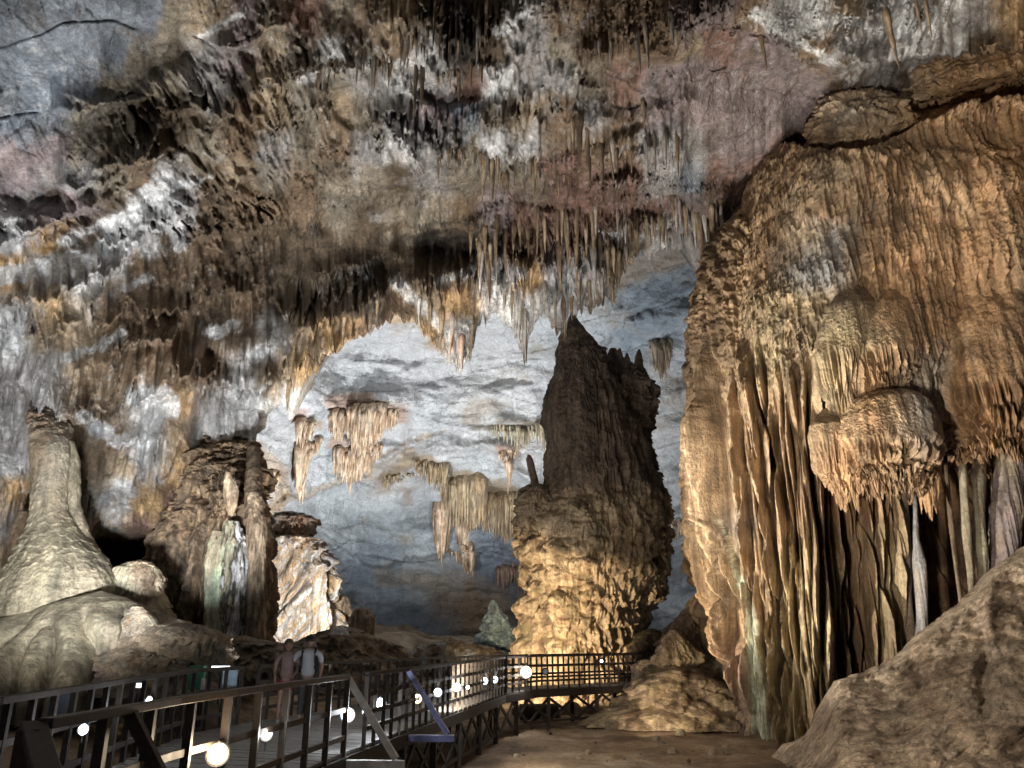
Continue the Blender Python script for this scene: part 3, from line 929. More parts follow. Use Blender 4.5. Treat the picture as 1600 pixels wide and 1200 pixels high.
def main_feat(P, px, py):
    d = 0
    # broad lobes running down the dome
    for x0, x1, w_, A in ((1195, 1165, 34, .8), (1262, 1225, 28, .6), (1330, 1290, 40, .6), (1420, 1400, 60, .6), (1540, 1560, 60, .9), (1290, 1250, 14, .35), (1375, 1345, 14, .3)):
        xc = x0 + (x1 - x0) * (py - 250) / 350
        d = d + A * np.exp(-((px - xc) / w_) ** 2) * smooth(240, 300, py) * (1 - smooth(600, 700, py) * .6)
    # the face falls back under the canopies
    d = d - 2.0 * smooth(1300, 1345, px) * smooth(610, 690, py)
    d = d - 2.6 * np.exp(-((px - 1515) / 55) ** 4) * smooth(690, 740, py)
    d = d + 1.0 * np.exp(-((px - 1385) / 42) ** 4) * smooth(700, 780, py)
    # long hanging folds, each with its own start, width and slant
    for xc, w_, y0, A, sl in ((1158, 13, 700, .5, .05), (1186, 10, 640, .55, .07), (1212, 13, 850, .6, .05), (1232, 9, 620, .45, .09), (1250, 14, 760, .8, .07), (1272, 9, 600, .6, .08), (1290, 15, 690, .9, .06),
                              (1318, 7, 700, .6, .07), (1352, 9, 770, .7, .05), (1376, 7, 740, .5, .04), (1402, 10, 760, .7, .05), (1428, 8, 800, .7, .03)):
        xx = xc - 30 * sl / .06 + (py - 600) * sl + 5 * noise(py / 60., xc, .5)
        q = np.abs(px - xx) / w_
        d = d + A * np.sqrt(np.clip(1 - q * q * .8, 0, 1)) * smooth(y0 - 60, y0 + 50, py)
    for xc, w_, y0, A, sl in ((1200, 4, 780, .9, .06), (1222, 3, 700, .5, .07), (1240, 4, 850, .9, .07), (1306, 9, 690, 1.5, .07), (1270, 4, 700, .7, .07), (1335, 6, 700, 1.2, .06)):
        xx = xc - 20 + (py - 600) * sl
        d = d - A * np.exp(-((px - xx) / w_) ** 2) * smooth(y0 - 40, y0 + 60, py)
    d = d + 1.0 * thin_folds(px, py) * (px < 1360)
    d = d + .75 * np.sqrt(np.clip(1 - lime_q(px, py) ** 2, 0, 1)) * smooth(800, 860, py)
    ln = np.interp(px, [1180, 1230, 1290, 1330, 1420, 1500, 1700], [262, 236, 262, 268, 214, 188, 160]) + 6 * noise(px / 25., .5, .5)
    d = d + 1.1 * smooth(ln - 3, ln + 9, py) * np.exp(-np.maximum(py - ln, 0) / 90.) - 0.9 * (1 - smooth(ln - 8, ln + 4, py)) * (px > 1225)
    up = 1 - smooth(600, 690, py)
    w_ = smooth(-.15, .3, fbm(P, 2.2, 2, off=19))
    d = d + up * (.03 + .09 * w_) * shingle(P, .42, 3, .3, 1.5) + up * .05 * shingle(P, .2, 5, .2, 1.4) + up * .10 * bulbs(P, .45, 1.6) + up * .28 * shingle(P, 2.3, 9, .5, .5)
    d = d + (.10 + .36 * (1 - up)) * (flutes(P, .34, 26, 7) - .4) + (.15 + .40 * (1 - up)) * (flutes(P, 1.0, 22, 17) - .4) + .06 * flutes(P, .13, 20, 3) - (.06 + .85 * smooth(560, 700, py)) * creases(P, .9, 4) - (.05 + .3 * smooth(600, 700, py)) * creases(P, .42, 14, .08)
    return d


formation('main_body', [(205, 1330, 1700, 3), (225, 1260, 1790, 2.3), (245, 1225, 1850, 1.6), (275, 1203, 1890, .9), (320, 1188, 1910, .3), (400, 1172, 1930), (500, 1158, 1950),
                        (600, 1148, 1950), (650, 1146, 1940), (720, 1152, 1930), (800, 1160, 1930), (900, 1168, 1930), (1000, 1176, 1930),
                        (1100, 1188, 1930), (1200, 1196, 1940)], 29.5, M_FLOW, None, nv=560, nh=1300, ratio=.62, parent=mas,
          rel={'big': (.5, 3.5, 2), 'feat': main_feat, 'bill': (.10, .5), 'fine': (.05, .12)}, seed=1, colf=mas_col, maxd=5.5, sq=.5, nfront=1.6)
formation('left_lobe', [(335, 1155, 1190, 1), (360, 1134, 1230), (385, 1114, 1260), (430, 1098, 1290), (500, 1086, 1300), (600, 1082, 1300), (700, 1086, 1300),
                        (760, 1094, 1300), (850, 1101, 1290), (900, 1108, 1280), (950, 1119, 1270), (1000, 1131, 1260), (1050, 1144, 1250),
                        (1100, 1152, 1240), (1150, 1168, 1230), (1200, 1180, 1230)], 29.0, M_FLOW, None, nv=460, nh=520, ratio=.8, parent=mas,
          rel={'feat': lambda P, x, y: .6 * np.sqrt(np.clip(1 - lime_q(x, y) ** 2, 0, 1)) * smooth(800, 840, y) + 1.0 * thin_folds(x, y) * smooth(4, 22, x - np.interp(y, [335, 430, 600, 850, 1000, 1150], [1155, 1098, 1082, 1101, 1131, 1168])) - (.1 + .7 * smooth(560, 720, y)) * creases(P, .8, 24) - .25 * smooth(560, 720, y) * creases(P, .35, 34, .09), 'big': (.35, 3, 3), 'shingle': [(.14, .6, .3, lambda x, y: 1 - smooth(520, 640, y)), (.08, .22, .2, lambda x, y: 1 - smooth(520, 640, y))],
               'flute': (.95, .42, 30, lambda x, y: .45 + .55 * smooth(560, 760, y)), 'bill': (.30, .5, 1.6), 'fine': (.06, .12)}, seed=2, colf=mas_col)
formation('upper_tier', [(76, 1480, 1720, 2), (88, 1420, 1820, 1), (105, 1385, 1860), (130, 1372, 1880), (170, 1360, 1900), (205, 1350, 1920, .3), (225, 1330, 1930, .8),
                         (250, 1330, 1930, 2.2), (275, 1350, 1920, 4)], 27.0, M_FLOW, None, nv=150, nh=700, ratio=.6, parent=mas, maxd=5.5,
          rel={'big': (.5, 3), 'flute': (.35, .45, 18, lambda x, y: smooth(110, 150, y)), 'shingle': [(.35, .9, .4), (.12, .3, .3)], 'fine': (.06, .12)}, seed=3, colf=mas_col)
formation('upper_shelf', [(150, 1310, 1345, 1), (165, 1290, 1380), (200, 1272, 1420), (232, 1268, 1430), (238, 1275, 1400), (258, 1300, 1345)], 25.3, M_FLOW, None,
          nv=120, nh=260, ratio=.7, parent=mas, rel={'big': (.3, 1.5), 'flute': (.3, .4, 16), 'shingle': [(.3, .8, .4)], 'fine': (.05, .12)}, seed=4, colf=mas_col, close_bottom=True)


def hood(name, rows, Y, drape_from, seed, colf=mas_col, A=.36, s=.19, nh=460, ratio=.62):
    """a rounded canopy that breaks into hanging folds below drape_from"""
    y1 = rows[-1][0]

    def ft(P, px, py):
        k = smooth(drape_from - 8, drape_from + 22, py)
        f = flutes(P + seed, s, 40, seed)
        dd = k * A * (f - .55) * 1.25 + (1 - k) * (.035 * shingle(P, .2, seed, .2, 1.6) + .06 * billow(P, .3, 3) + .10 * (flutes(P, .5, 14, seed) - .4))
        return dd + .07 * np.exp(-((py - drape_from) / 9) ** 2)
    o = formation(name, rows, Y, M_FLOW, None, nv=220, nh=nh, ratio=ratio, parent=mas, rel={'big': (.18, 1.6, 2), 'feat': ft, 'fine': (.03, .1)},
                  seed=seed, colf=colf, close_bottom=False)
    # jagged lower hem: every fold ends at its own height
    me = o.data
    n = len(me.vertices)
    co = np.empty(n * 3, np.float32)
    me.vertices.foreach_get('co', co)
    co = co.reshape(-1, nh, 3)
    P = co.astype(float)
    px, py = project(P)
    hem = smooth(y1 - 60, y1, py)
    co[..., 2] += (hem * 0.6 * (0.55 - flutes(P * np.array([1, 1, 0.0]) + seed, s, 40, seed))).astype(np.float32)
    me.vertices.foreach_set('co', co.ravel())
    me.update()
    return o


hood('upper_canopy', [(455, 1385, 1402), (475, 1362, 1420), (500, 1348, 1432), (535, 1340, 1437), (575, 1338, 1437), (598, 1345, 1425), (618, 1358, 1400)], 23.5, 540, 11)
hood('upper_canopy', [(440, 1320, 1350, .6), (480, 1295, 1370), (520, 1282, 1368), (560, 1276, 1362), (600, 1282, 1352), (650, 1298, 1348), (672, 1305, 1335)], 23.7, 545, 12)
hood('domed_canopy', [(611, 1375, 1400), (617, 1345, 1430), (632, 1322, 1447), (660, 1309, 1458), (690, 1305, 1462), (720, 1312, 1456), (745, 1325, 1446),
                      (768, 1345, 1425)], 23.6, 684, 13, ratio=.8)
hood('side_canopy', [(600, 1430, 1452, 1), (625, 1425, 1466, .6), (680, 1425, 1472), (740, 1428, 1470), (795, 1440, 1462)], 23.8, 690, 14, A=.2, nh=240)
hood('hanging_canopy', [(640, 1284, 1312, .5), (665, 1268, 1330), (700, 1268, 1336), (740, 1280, 1340), (770, 1305, 1343), (788, 1322, 1342)], 23.7, 680, 15, A=.35, nh=300)
hood('big_canopy', [(330, 1560, 1640, 3), (380, 1510, 1700, 1.8), (440, 1480, 1720, .9), (520, 1466, 1730, .2), (590, 1462, 1730), (640, 1468, 1720), (680, 1488, 1700), (722, 1515, 1660)],
     24.0, 590, 16, A=.5, s=.24, nh=800)


def pillar(name, rows, Y, cols, seed, parent=mas, up=True, flute=.22, s=.3, nv=200, nh=110, ratio=1.0, mat=M_FLOW, big=.12, extra=None):
    if up and rows[0][0] < 850 and rows[0][1] < 1420:
        r0 = rows[0]
        rows = [(r0[0] - 150, r0[1] - 4, r0[2] + 2, (r0[3] if len(r0) > 3 else 0) + 3.2)] + rows
    rel = {'big': (big, .9, 2), 'flute': (flute, s, 26), 'bill': (.05, .2), 'fine': (.03, .08)}
    rel.update(extra or {})
    return formation(name, rows, Y, mat, cols, nv=nv, nh=nh, ratio=ratio, parent=parent, rel=rel, seed=seed, s_col=.7, zs=8)


TAN = ['b', 't', 'e', (.44, .34, .22), 't']
for i, (rows, yy, cc) in enumerate([
    ([(770, 1392, 1418, .5), (860, 1402, 1422), (940, 1412, 1425), (1020, 1418, 1432)], 24.8, ['b', 't', 'm']),
    ([(700, 1426, 1432, 1.2), (790, 1427, 1433, .4), (845, 1427, 1436), (880, 1426, 1446), (960, 1432, 1448), (1020, 1430, 1450)], 24.0, ['t', 'l', 'm']),
    ([(650, 1470, 1476, 1), (740, 1476, 1482), (820, 1482, 1490), (940, 1498, 1504), (960, 1499, 1504)], 25.0, ['t', 'b']),
    ([(650, 1494, 1504, 1), (740, 1498, 1510), (830, 1504, 1517), (900, 1512, 1521), (950, 1514, 1520)], 24.0, ['t', 'e']),
    ([(650, 1518, 1538, 1), (740, 1520, 1540), (820, 1524, 1538), (860, 1526, 1542), (940, 1530, 1542)], 24.2, ['t', 'e', 'b']),
    ([(640, 1566, 1604, 1), (715, 1560, 1600), (800, 1549, 1596), (860, 1548, 1590), (960, 1545, 1590)], 24.4, ['t', 'm', 't']),
    ([(640, 1606, 1650, 1), (715, 1606, 1650), (960, 1600, 1650)], 24.8, ['t', 'm', 't'])]):
    pillar('drapery_column', rows, yy, cc, 30 + i)


# ---- pitted flowstone slope in the right foreground ---------------------------
def slope():
    """a hillside of pitted flowstone rising to the right, as a height field"""
    xs = np.arange(0, 26, 0.035)
    edge = [(840, 1665), (850, 1605), (890, 1556), (925, 1520), (960, 1478), (1000, 1432), (1030, 1400), (1052, 1350), (1062, 1312), (1085, 1300),
            (1120, 1286), (1150, 1262), (1168, 1225), (1200, 1200), (1300, 1170)]
    t = np.linspace(0, 1, 620)
    px = frame_axis(1130, 1140, 1620, 2300, 1.7, 14)
    ex, ey = np.array([e[1] for e in edge])[::-1], np.array([e[0] for e in edge])[::-1]
    crest = np.interp(px, ex, ey)
    crest = np.where(px > 1665, 840 - (px - 1665) * 0.75, crest)
    fine_x = np.arange(1000, 2400, 2.0)
    fc = np.where(fine_x > 1665, 840 - (fine_x - 1665) * 0.75, np.interp(fine_x, ex, ey))
    ker = np.exp(-(np.arange(-30, 31) / 13.0) ** 2)
    base_c = np.interp(px, fine_x, np.convolve(np.pad(fc, 30, 'edge'), ker / ker.sum(), 'valid'))
    crest = crest + 5 * noise(px / 22., .3, .5) + 3 * noise(px / 6., .3, .5)
    s = np.linspace(0, 1, 420)
    PX = np.repeat(px[None], len(s), 0)
    PY = crest[None] + (1420 - crest[None]) * s[:, None]
    Yc = 21.5 + 2.2 * smooth(1340, 1130, px) - 2.5 * smooth(1450, 2050, px)
    s2 = np.clip((PY - base_c[None]) / (1420 - base_c[None]), 0, 1)
    Y = Yc[None] - (Yc[None] - 13.5) * (1 - (1 - s2) ** 1.25) * 0.9
    P = at(PX, PY, Y)
    R = P / np.linalg.norm(P, axis=-1, keepdims=True)
    d = .55 * fbm(P, 2.6, 3, .5) + .30 * billow(P, 1.1, 2, 1.6) + .22 * billow(P, .42, 3) + .09 * billow(P, .12, 2) + .13 * bulbs(P, .30, 1.3) + .30 * (flutes(P, .8, 6, 3) - .4)
    for (x, y, ax, ay, A) in ((1545, 960, 14, 50, .5), (1500, 1060, 45, 60, .45), (1455, 1150, 26, 50, .5), (1350, 1150, 50, 60, .4), (1540, 1040, 10, 60, -.5),
                              (1590, 1080, 40, 70, .3), (1490, 930, 18, 12, -.3), (1330, 1075, 26, 20, .5), (1310, 1130, 20, 40, .4), (1580, 1175, 18, 10, -.5),
                              (1560, 1150, 60, 22, .4), (1400, 1060, 20, 50, .25)):
        d = d + A * np.exp(-((PX - x) / ax) ** 2 - ((PY - y) / ay) ** 2)
    d = d * smooth(0, .04, s)[:, None]
    P = P - R * d[..., None]
    back = [P[0] + np.array([0, .4, -.05]), P[0] + np.array([0, 1.4, -.6]), P[0] + np.array([0, 3.0, -3])]
    P = np.concatenate([np.stack(back[::-1]), P], 0)
    c = mixc(P, [(.22, .16, .11), (.40, .305, .215), (.50, .40, .29), (.33, .26, .19)], 1.0, 1.2)
    k = smooth(.1, .4, fbm(P, .22, 3, .6, off=9))[..., None]
    c = c * (1 - .5 * k)
    me = raw_mesh('flowstone_slope', P, grid_quads(*P.shape[:2])[:, ::-1], M_MOUND, c)
    thing(link('flowstone_slope', me), 'steep pitted grey brown flowstone slope filling the bottom right corner', 'flowstone')


slope()

# ---- giant stalagmite ---------------------------------------------------------
gs = empty('giant_stalagmite', V(895, 1060, 42))
thing(gs, 'giant dark pointed stalagmite with a lit ochre base behind the walkway', 'stalagmite')


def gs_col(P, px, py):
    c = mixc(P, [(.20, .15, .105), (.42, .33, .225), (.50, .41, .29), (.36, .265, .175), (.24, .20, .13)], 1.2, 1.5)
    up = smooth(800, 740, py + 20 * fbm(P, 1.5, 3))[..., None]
    dk = mixc(P, [(.11, .085, .065), (.21, .16, .12), (.13, .10, .08)], 1.2, 2)  # shade on the upper half painted in as darker brown
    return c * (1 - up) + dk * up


def gs_feat(P, x, y):
    k = smooth(740, 800, y) * (1 - .6 * smooth(930, 960, x))
    W = P + .35 * np.stack([fbm(P, 1.2, 2, off=1), fbm(P, 1.2, 2, off=2), fbm(P, 1.2, 2, off=3)], -1)
    return k * (.75 * bulbs(W, 1.45, .85) + .38 * bulbs(W, .7, .8, 5) + .12 * bulbs(W, .33, .8, 9)) + (1 - k) * .3 * bulbs(W, 1.1, 2.2, 3) - .5 * k


low = lambda x, y: smooth(760, 830, y)
high = lambda x, y: 1 - low(x, y)
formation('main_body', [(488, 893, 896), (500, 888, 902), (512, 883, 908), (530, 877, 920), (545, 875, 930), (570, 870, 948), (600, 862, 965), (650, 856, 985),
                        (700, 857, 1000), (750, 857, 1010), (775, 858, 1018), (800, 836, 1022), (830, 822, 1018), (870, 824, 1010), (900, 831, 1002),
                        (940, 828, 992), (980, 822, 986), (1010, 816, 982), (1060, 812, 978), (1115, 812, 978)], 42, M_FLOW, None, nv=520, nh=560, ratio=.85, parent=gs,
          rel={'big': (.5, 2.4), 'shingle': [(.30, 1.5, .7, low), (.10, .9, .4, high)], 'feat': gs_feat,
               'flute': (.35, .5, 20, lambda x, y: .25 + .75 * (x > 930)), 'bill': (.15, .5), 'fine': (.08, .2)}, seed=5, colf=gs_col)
formation('side_spire', [(545, 955, 959), (552, 951, 966), (570, 950, 985), (600, 945, 1016), (640, 940, 1020), (660, 940, 1010), (690, 935, 1006), (730, 930, 1016), (770, 930, 1034),
                         (800, 940, 1040), (830, 950, 1036), (860, 950, 1034), (900, 950, 1036), (930, 955, 1033), (960, 960, 1010), (1010, 960, 1000), (1100, 960, 996)], 43, M_FLOW, None,
          nv=420, nh=360, ratio=.9, parent=gs, rel={'big': (.5, 1.6), 'shingle': [(.28, 1.1, .4), (.12, .4, .3)], 'flute': (.4, .5, 16), 'fine': (.1, .2)}, seed=6, colf=gs_col)
for i, r in enumerate([[(546, 997, 1000), (556, 993, 1003), (575, 990, 1005), (600, 988, 1012), (640, 985, 1015)],
                       [(545, 966, 970), (560, 962, 974), (585, 955, 980), (620, 955, 985)], [(575, 1005, 1008), (590, 1002, 1014), (620, 1000, 1018), (660, 995, 1012)],
                       [(552, 978, 981), (565, 974, 985), (600, 970, 990)]]):
    formation('spire_tip', r, 42.6, M_FLOW, None, nv=90, nh=60, ratio=1, parent=gs, rel={'shingle': [(.25, .5, .2)], 'fine': (.08, .15)}, seed=60 + i, colf=gs_col)
formation('side_ledge', [(757, 826, 845), (764, 818, 862), (780, 812, 870), (810, 808, 870), (840, 810, 880)], 41.2, M_FLOW, None, nv=110, nh=160, ratio=.9, parent=gs,
          rel={'shingle': [(.4, .7, .3)], 'bill': (.3, .5), 'fine': (.1, .2)}, seed=7, colf=gs_col)
formation('finger', [(711, 824, 829), (718, 822, 833), (735, 825, 837), (750, 829, 841), (772, 829, 846)], 41.2, M_FLOW, None, nv=80, nh=50, ratio=1, parent=gs,
          rel={'shingle': [(.1, .35, .2)], 'fine': (.05, .15)}, seed=8, colf=gs_col)

# ---- left hand formations -----------------------------------------------------
LC = [(.15, .13, .09), (.24, .21, .145), (.19, .17, .12), (.27, .23, .165)]


def add(name, rows, Y, mat, cols, label, cat, rel, group=None, **kw):
    o = formation(name, rows, Y, mat, cols, rel=rel, **kw)
    thing(o, label, cat, group)
    return o


lc = empty('flowstone_column', V(85, 1000, 24))
thing(lc, 'round greenish tan flowstone column flaring into a smooth cone at far left', 'column')
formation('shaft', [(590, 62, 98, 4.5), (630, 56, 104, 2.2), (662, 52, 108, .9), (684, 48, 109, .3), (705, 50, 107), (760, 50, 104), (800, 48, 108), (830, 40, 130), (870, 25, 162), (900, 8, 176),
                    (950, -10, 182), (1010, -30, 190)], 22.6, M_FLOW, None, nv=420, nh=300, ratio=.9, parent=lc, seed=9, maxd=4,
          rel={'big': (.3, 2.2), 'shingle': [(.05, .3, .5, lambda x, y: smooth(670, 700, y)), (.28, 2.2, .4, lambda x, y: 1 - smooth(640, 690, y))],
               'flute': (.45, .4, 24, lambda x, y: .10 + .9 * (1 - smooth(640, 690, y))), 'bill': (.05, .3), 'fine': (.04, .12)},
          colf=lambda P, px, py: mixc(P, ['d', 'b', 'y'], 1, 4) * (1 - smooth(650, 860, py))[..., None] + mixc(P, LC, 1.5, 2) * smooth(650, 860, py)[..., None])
formation('side_pillar', [(690, 104, 116), (720, 104, 124), (790, 103, 125), (830, 106, 138), (880, 120, 165)], 22.9, M_FLOW, LC, nv=120, nh=80, ratio=1, parent=lc,
          rel={'shingle': [(.15, .6, .3)], 'fine': (.05, .12)}, seed=10)
formation('back_buttress', [(800, 28, 46), (830, 18, 46), (900, 5, 60), (960, -5, 60), (1010, -15, 60)], 23.6, M_FLOW, ['d', 'b'], nv=120, nh=80, ratio=1, parent=lc,
          rel={'shingle': [(.1, .25, .3)], 'fine': (.05, .12)}, seed=11)
add('flowstone_mound', [(934, 118, 196), (942, 80, 222), (958, 45, 238), (980, 0, 248), (1000, -40, 262), (1040, -100, 285), (1075, -140, 300), (1120, -160, 320)], 21.3, M_FLOW,
    LC, 'smooth greenish flowstone mound with rounded folds under the far left column', 'flowstone',
    {'big': (.35, 2), 'feat': lambda P, x, y: .75 * np.abs(nP(P, .95, .95, 6, 4)) * 2 * smooth(940, 990, y), 'bill': (.08, .5), 'fine': (.02, .1)}, nv=260, nh=420, ratio=.5, seed=12)
add('flowstone_boulder', [(879, 200, 236), (888, 184, 248), (905, 178, 252), (925, 180, 254), (945, 186, 262), (975, 196, 274), (990, 200, 280)], 23.0, M_FLOW, ['y', 'e', 't', 'b'],
    'rough tan boulder stack beside the dark cave mouth on the left', 'boulder', {'big': (.3, 1), 'bill': (.3, .6), 'shingle': [(.2, .8, .4)], 'fine': (.05, .12)}, nv=130, nh=160, seed=13)
add('flowstone_pillar', [(690, 322, 396, 3.5), (715, 312, 398, 1.6), (745, 304, 402, .5), (790, 284, 408), (815, 262, 414), (850, 244, 416), (900, 240, 416), (950, 250, 414), (1020, 290, 412)], 27, M_FLOW,
    ['b', 'c', 'd', (.26, .18, .11), 'd', 'b'], 'thick rust brown flowstone pillar left of the bright white drapery', 'column',
    {'big': (.5, 2.2), 'flute': (.6, .6, 14), 'shingle': [(.3, 1.6, .4, lambda x, y: 1 - smooth(790, 830, y)), (.08, .5, .3)], 'bill': (.3, .8), 'fine': (.07, .15)}, nv=330, nh=360, ratio=.8, seed=14)
for rows, cc, lb, sd in [
    ([(830, 332, 346), (870, 322, 352), (920, 322, 348), (1000, 320, 346), (1012, 322, 344)], ['t', 'e', 'v'], 'slim greenish tan drip pillar fused to the rust brown pillar', 15),
    ([(815, 352, 372), (850, 348, 386), (900, 346, 390), (960, 345, 385), (1000, 352, 376), (1014, 360, 372)], ['l', 'w', 'k', 'e', 'v'], 'white and black streaked drip pillar in front of the rust brown pillar', 16),
    ([(700, 387, 404, 3), (735, 385, 406, 1.4), (775, 383, 410, .4), (820, 386, 416), (900, 388, 414), (1010, 384, 414)], ['b', 'd', 't', 'b'], 'straight tan pillar between rust brown pillar and bright white drapery', 17),
    ([(738, 352, 360), (760, 350, 372), (790, 353, 370), (806, 358, 364)], ['t', 'b', 'l'], 'pale fluted drip block hanging high on the rust brown pillar', 18)]:
    add('drip_pillar', rows, 25.3, M_FLOW, cc, lb, 'column', {'big': (.15, .8), 'flute': (.22, .25, 20), 'shingle': [(.2, .6, .2)], 'fine': (.05, .1)}, nv=160, nh=110, ratio=.9, seed=sd, s_col=.5, zs=4)
o = formation('white_drapery', [(832, 412, 440, 1), (842, 408, 480), (862, 404, 503), (885, 400, 514), (905, 398, 518), (930, 398, 520), (970, 392, 526), (1010, 380, 534), (1040, 370, 540)], 40, M_FLOW,
              None, nv=260, nh=300, ratio=.5, seed=19, rel={'big': (.6, 2), 'feat': lambda P, x, y: 1.1 * (np.abs(noise((P[..., 0] + .75 * -P[..., 2]) / .9, P[..., 1] / 2, P[..., 2] / 9)) * 1.6 - .4) * (x < 482)
                                                         + .8 * (flutes(P, .6, 30) - .4) * (x >= 482), 'shingle': [(.3, 1.5, .4)], 'fine': (.08, .2)},
              colf=lambda P, x, y: mixc(np.stack([P[..., 0] - .75 * P[..., 2], P[..., 1], P[..., 2] * .15], -1), ['w', 'o', 'w', (.5, .36, .22), 'w'], .9, 1))
thing(o, 'bright white and orange streaked drapery slope behind the two visitors', 'flowstone')
add('fringed_outcrop', [(915, 512, 524), (935, 508, 538), (960, 506, 544), (1000, 508, 540), (1030, 510, 540)], 41, M_FLOW, ['t', 'b', 'y'],
    'tan fringed outcrop at the right foot of the white drapery', 'flowstone', {'big': (.3, 1), 'flute': (.5, .4, 12), 'shingle': [(.4, .9, .3)], 'fine': (.1, .2)}, nv=120, nh=120, seed=20)
add('drip_rock', [(802, 438, 470, 1), (812, 430, 488), (828, 428, 490), (845, 436, 480), (862, 444, 462)], 40.5, M_FLOW, [(.42, .26, .19), (.52, .40, .32), 'w'],
    'pinkish knob of drip rock above the bright white drapery', 'flowstone', {'big': (.3, 1), 'flute': (.5, .5, 8), 'shingle': [(.5, .8, .3)], 'fine': (.1, .2)}, nv=90, nh=120, seed=21, close_bottom=True)
add('domed_stalagmite', [(949, 561, 570), (954, 553, 579), (966, 548, 585), (985, 548, 586), (1010, 552, 586), (1035, 555, 588)], 36, M_FLOW, ['b', 't', 'l', 'b'],
    'rounded white and brown ribbed stalagmite right of the visitors', 'stalagmite', {'flute': (.3, .22, 30), 'big': (.1, .8), 'fine': (.04, .1)}, nv=120, nh=160, ratio=1, seed=22, s_col=.3, zs=12)
add('branching_stalagmite', [(938, 768, 772), (950, 764, 778), (965, 762, 786), (980, 758, 792), (1000, 752, 800), (1020, 746, 804), (1045, 742, 808)], 50, M_FLOW,
    [(.16, .22, .24), (.36, .46, .46), (.22, .27, .28)], 'small bluish tiered stalagmite shaped like a fir left of the giant one', 'stalagmite',
    {'feat': lambda P, x, y: .7 * bulbs(P, .8, .7) + .35 * bulbs(P, .38, .7, 3) - .3, 'shingle': [(.35, 1.0, .4)], 'bill': (.3, .4), 'fine': (.12, .2)}, nv=150, nh=150, ratio=.9, seed=23, s_col=.5, zs=1)
G1 = 'low rock mounds behind the walkway'
for rows, Y, cc, lb, sd in [
    ([(972, 262, 296), (980, 240, 325), (995, 226, 350), (1012, 230, 362), (1030, 245, 362), (1060, 255, 365)], 20.5, ['b', 'y', 't'], 'big flat grey brown boulder between the mound and the pillars', 24),
    ([(948, 208, 222), (965, 200, 238), (990, 192, 250), (1020, 170, 300), (1050, 150, 330), (1085, 130, 340)], 20.4, ['m', 't', 'y', 'b'], 'pinkish grey broken slab beside the smooth greenish mound', 25),
    ([(983, 520, 556), (992, 490, 575), (1005, 470, 590), (1020, 440, 600), (1040, 400, 620), (1080, 380, 660)], 25.5, ['y', 'b', 't', 'd'], 'low layered rock mound right behind the two visitors', 26),
    ([(998, 360, 400), (1006, 330, 440), (1020, 310, 470), (1045, 300, 500), (1080, 300, 520)], 24.2, ['d', 'y', 'b'], 'dark low rock mound between the pillars and the visitors', 27),
    ([(996, 700, 712), (1002, 690, 732), (1006, 664, 742), (1014, 652, 775), (1030, 640, 800), (1060, 630, 820)], 46, ['b', 'd', 'y', 's'], 'dim brown rock mound left of the giant stalagmite foot', 28),
    ([(985, 1005, 1030), (995, 992, 1045), (1015, 985, 1052), (1040, 980, 1060)], 40, ['k', 'd'], 'black rock hump right of the giant stalagmite', 29),
    ([(1000, 585, 600), (1010, 575, 625), (1030, 570, 640), (1060, 560, 660)], 38, ['y', 'd', 't'], 'small rock mound below the domed stalagmite', 30)]:
    add('rock_mound', rows, Y, M_MOUND, cc, lb, 'rock', {'big': (.7, 1.6), 'bill': (.6, .8), 'shingle': [(.25, .5, .5)], 'fine': (.08, .15)}, G1, nv=120, nh=220, ratio=.7, seed=sd, s_col=.8, zs=1)
for i, (x, y, w_, h_, Y, lb) in enumerate([(530, 986, 16, 10, 24.5, 'white calcite cap on the mound behind the visitors'), (484, 1006, 12, 8, 23.8, 'white calcite block beside the capped visitor'),
                                           (591, 1015, 5, 9, 30, 'small white calcite stub right of the rock mound')]):
    add('calcite_block', [(y - h_ * .7, x - w_ * .4, x + w_ * .4), (y - h_ * .2, x - w_ * .8, x + w_ * .8), (y + h_ * .6, x - w_, x + w_)], Y, M_MOUND, ['w', 'l'], lb, 'rock',
        {'bill': (.1, .2), 'fine': (.03, .1)}, nv=40, nh=50, seed=70 + i)
# small formation between the giant stalagmite and the massif
sf = empty('flowstone_cone', V(1080, 1105, 32))
thing(sf, 'dark topped flowstone cone with an ochre skirt at the foot of the massif', 'flowstone')
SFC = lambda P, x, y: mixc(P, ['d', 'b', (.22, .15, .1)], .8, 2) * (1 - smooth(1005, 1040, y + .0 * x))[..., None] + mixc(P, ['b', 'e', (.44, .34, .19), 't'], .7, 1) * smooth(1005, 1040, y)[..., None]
formation('peak', [(946, 1076, 1083), (955, 1070, 1089), (970, 1058, 1095), (990, 1046, 1112), (1015, 1040, 1140), (1045, 1036, 1160), (1080, 1030, 1180)], 33, M_FLOW, None, nv=180, nh=200, ratio=.8,
          parent=sf, rel={'big': (.4, 1.2), 'bill': (.3, .6), 'flute': (.3, .35, 14), 'shingle': [(.35, .8, .3)], 'fine': (.07, .15)}, seed=31, colf=SFC)
formation('fringed_ledge', [(985, 1048, 1056), (995, 1040, 1064), (1012, 1030, 1080), (1030, 1024, 1090), (1046, 1028, 1080), (1052, 1034, 1066)], 31.4, M_FLOW, ['e', (.42, .33, .19), 't', 'b'], nv=110, nh=160,
          parent=sf, rel={'big': (.3, 1), 'flute': (.45, .28, 14), 'shingle': [(.3, .5, .25)], 'fine': (.05, .12)}, seed=32, ratio=.7, close_bottom=True)
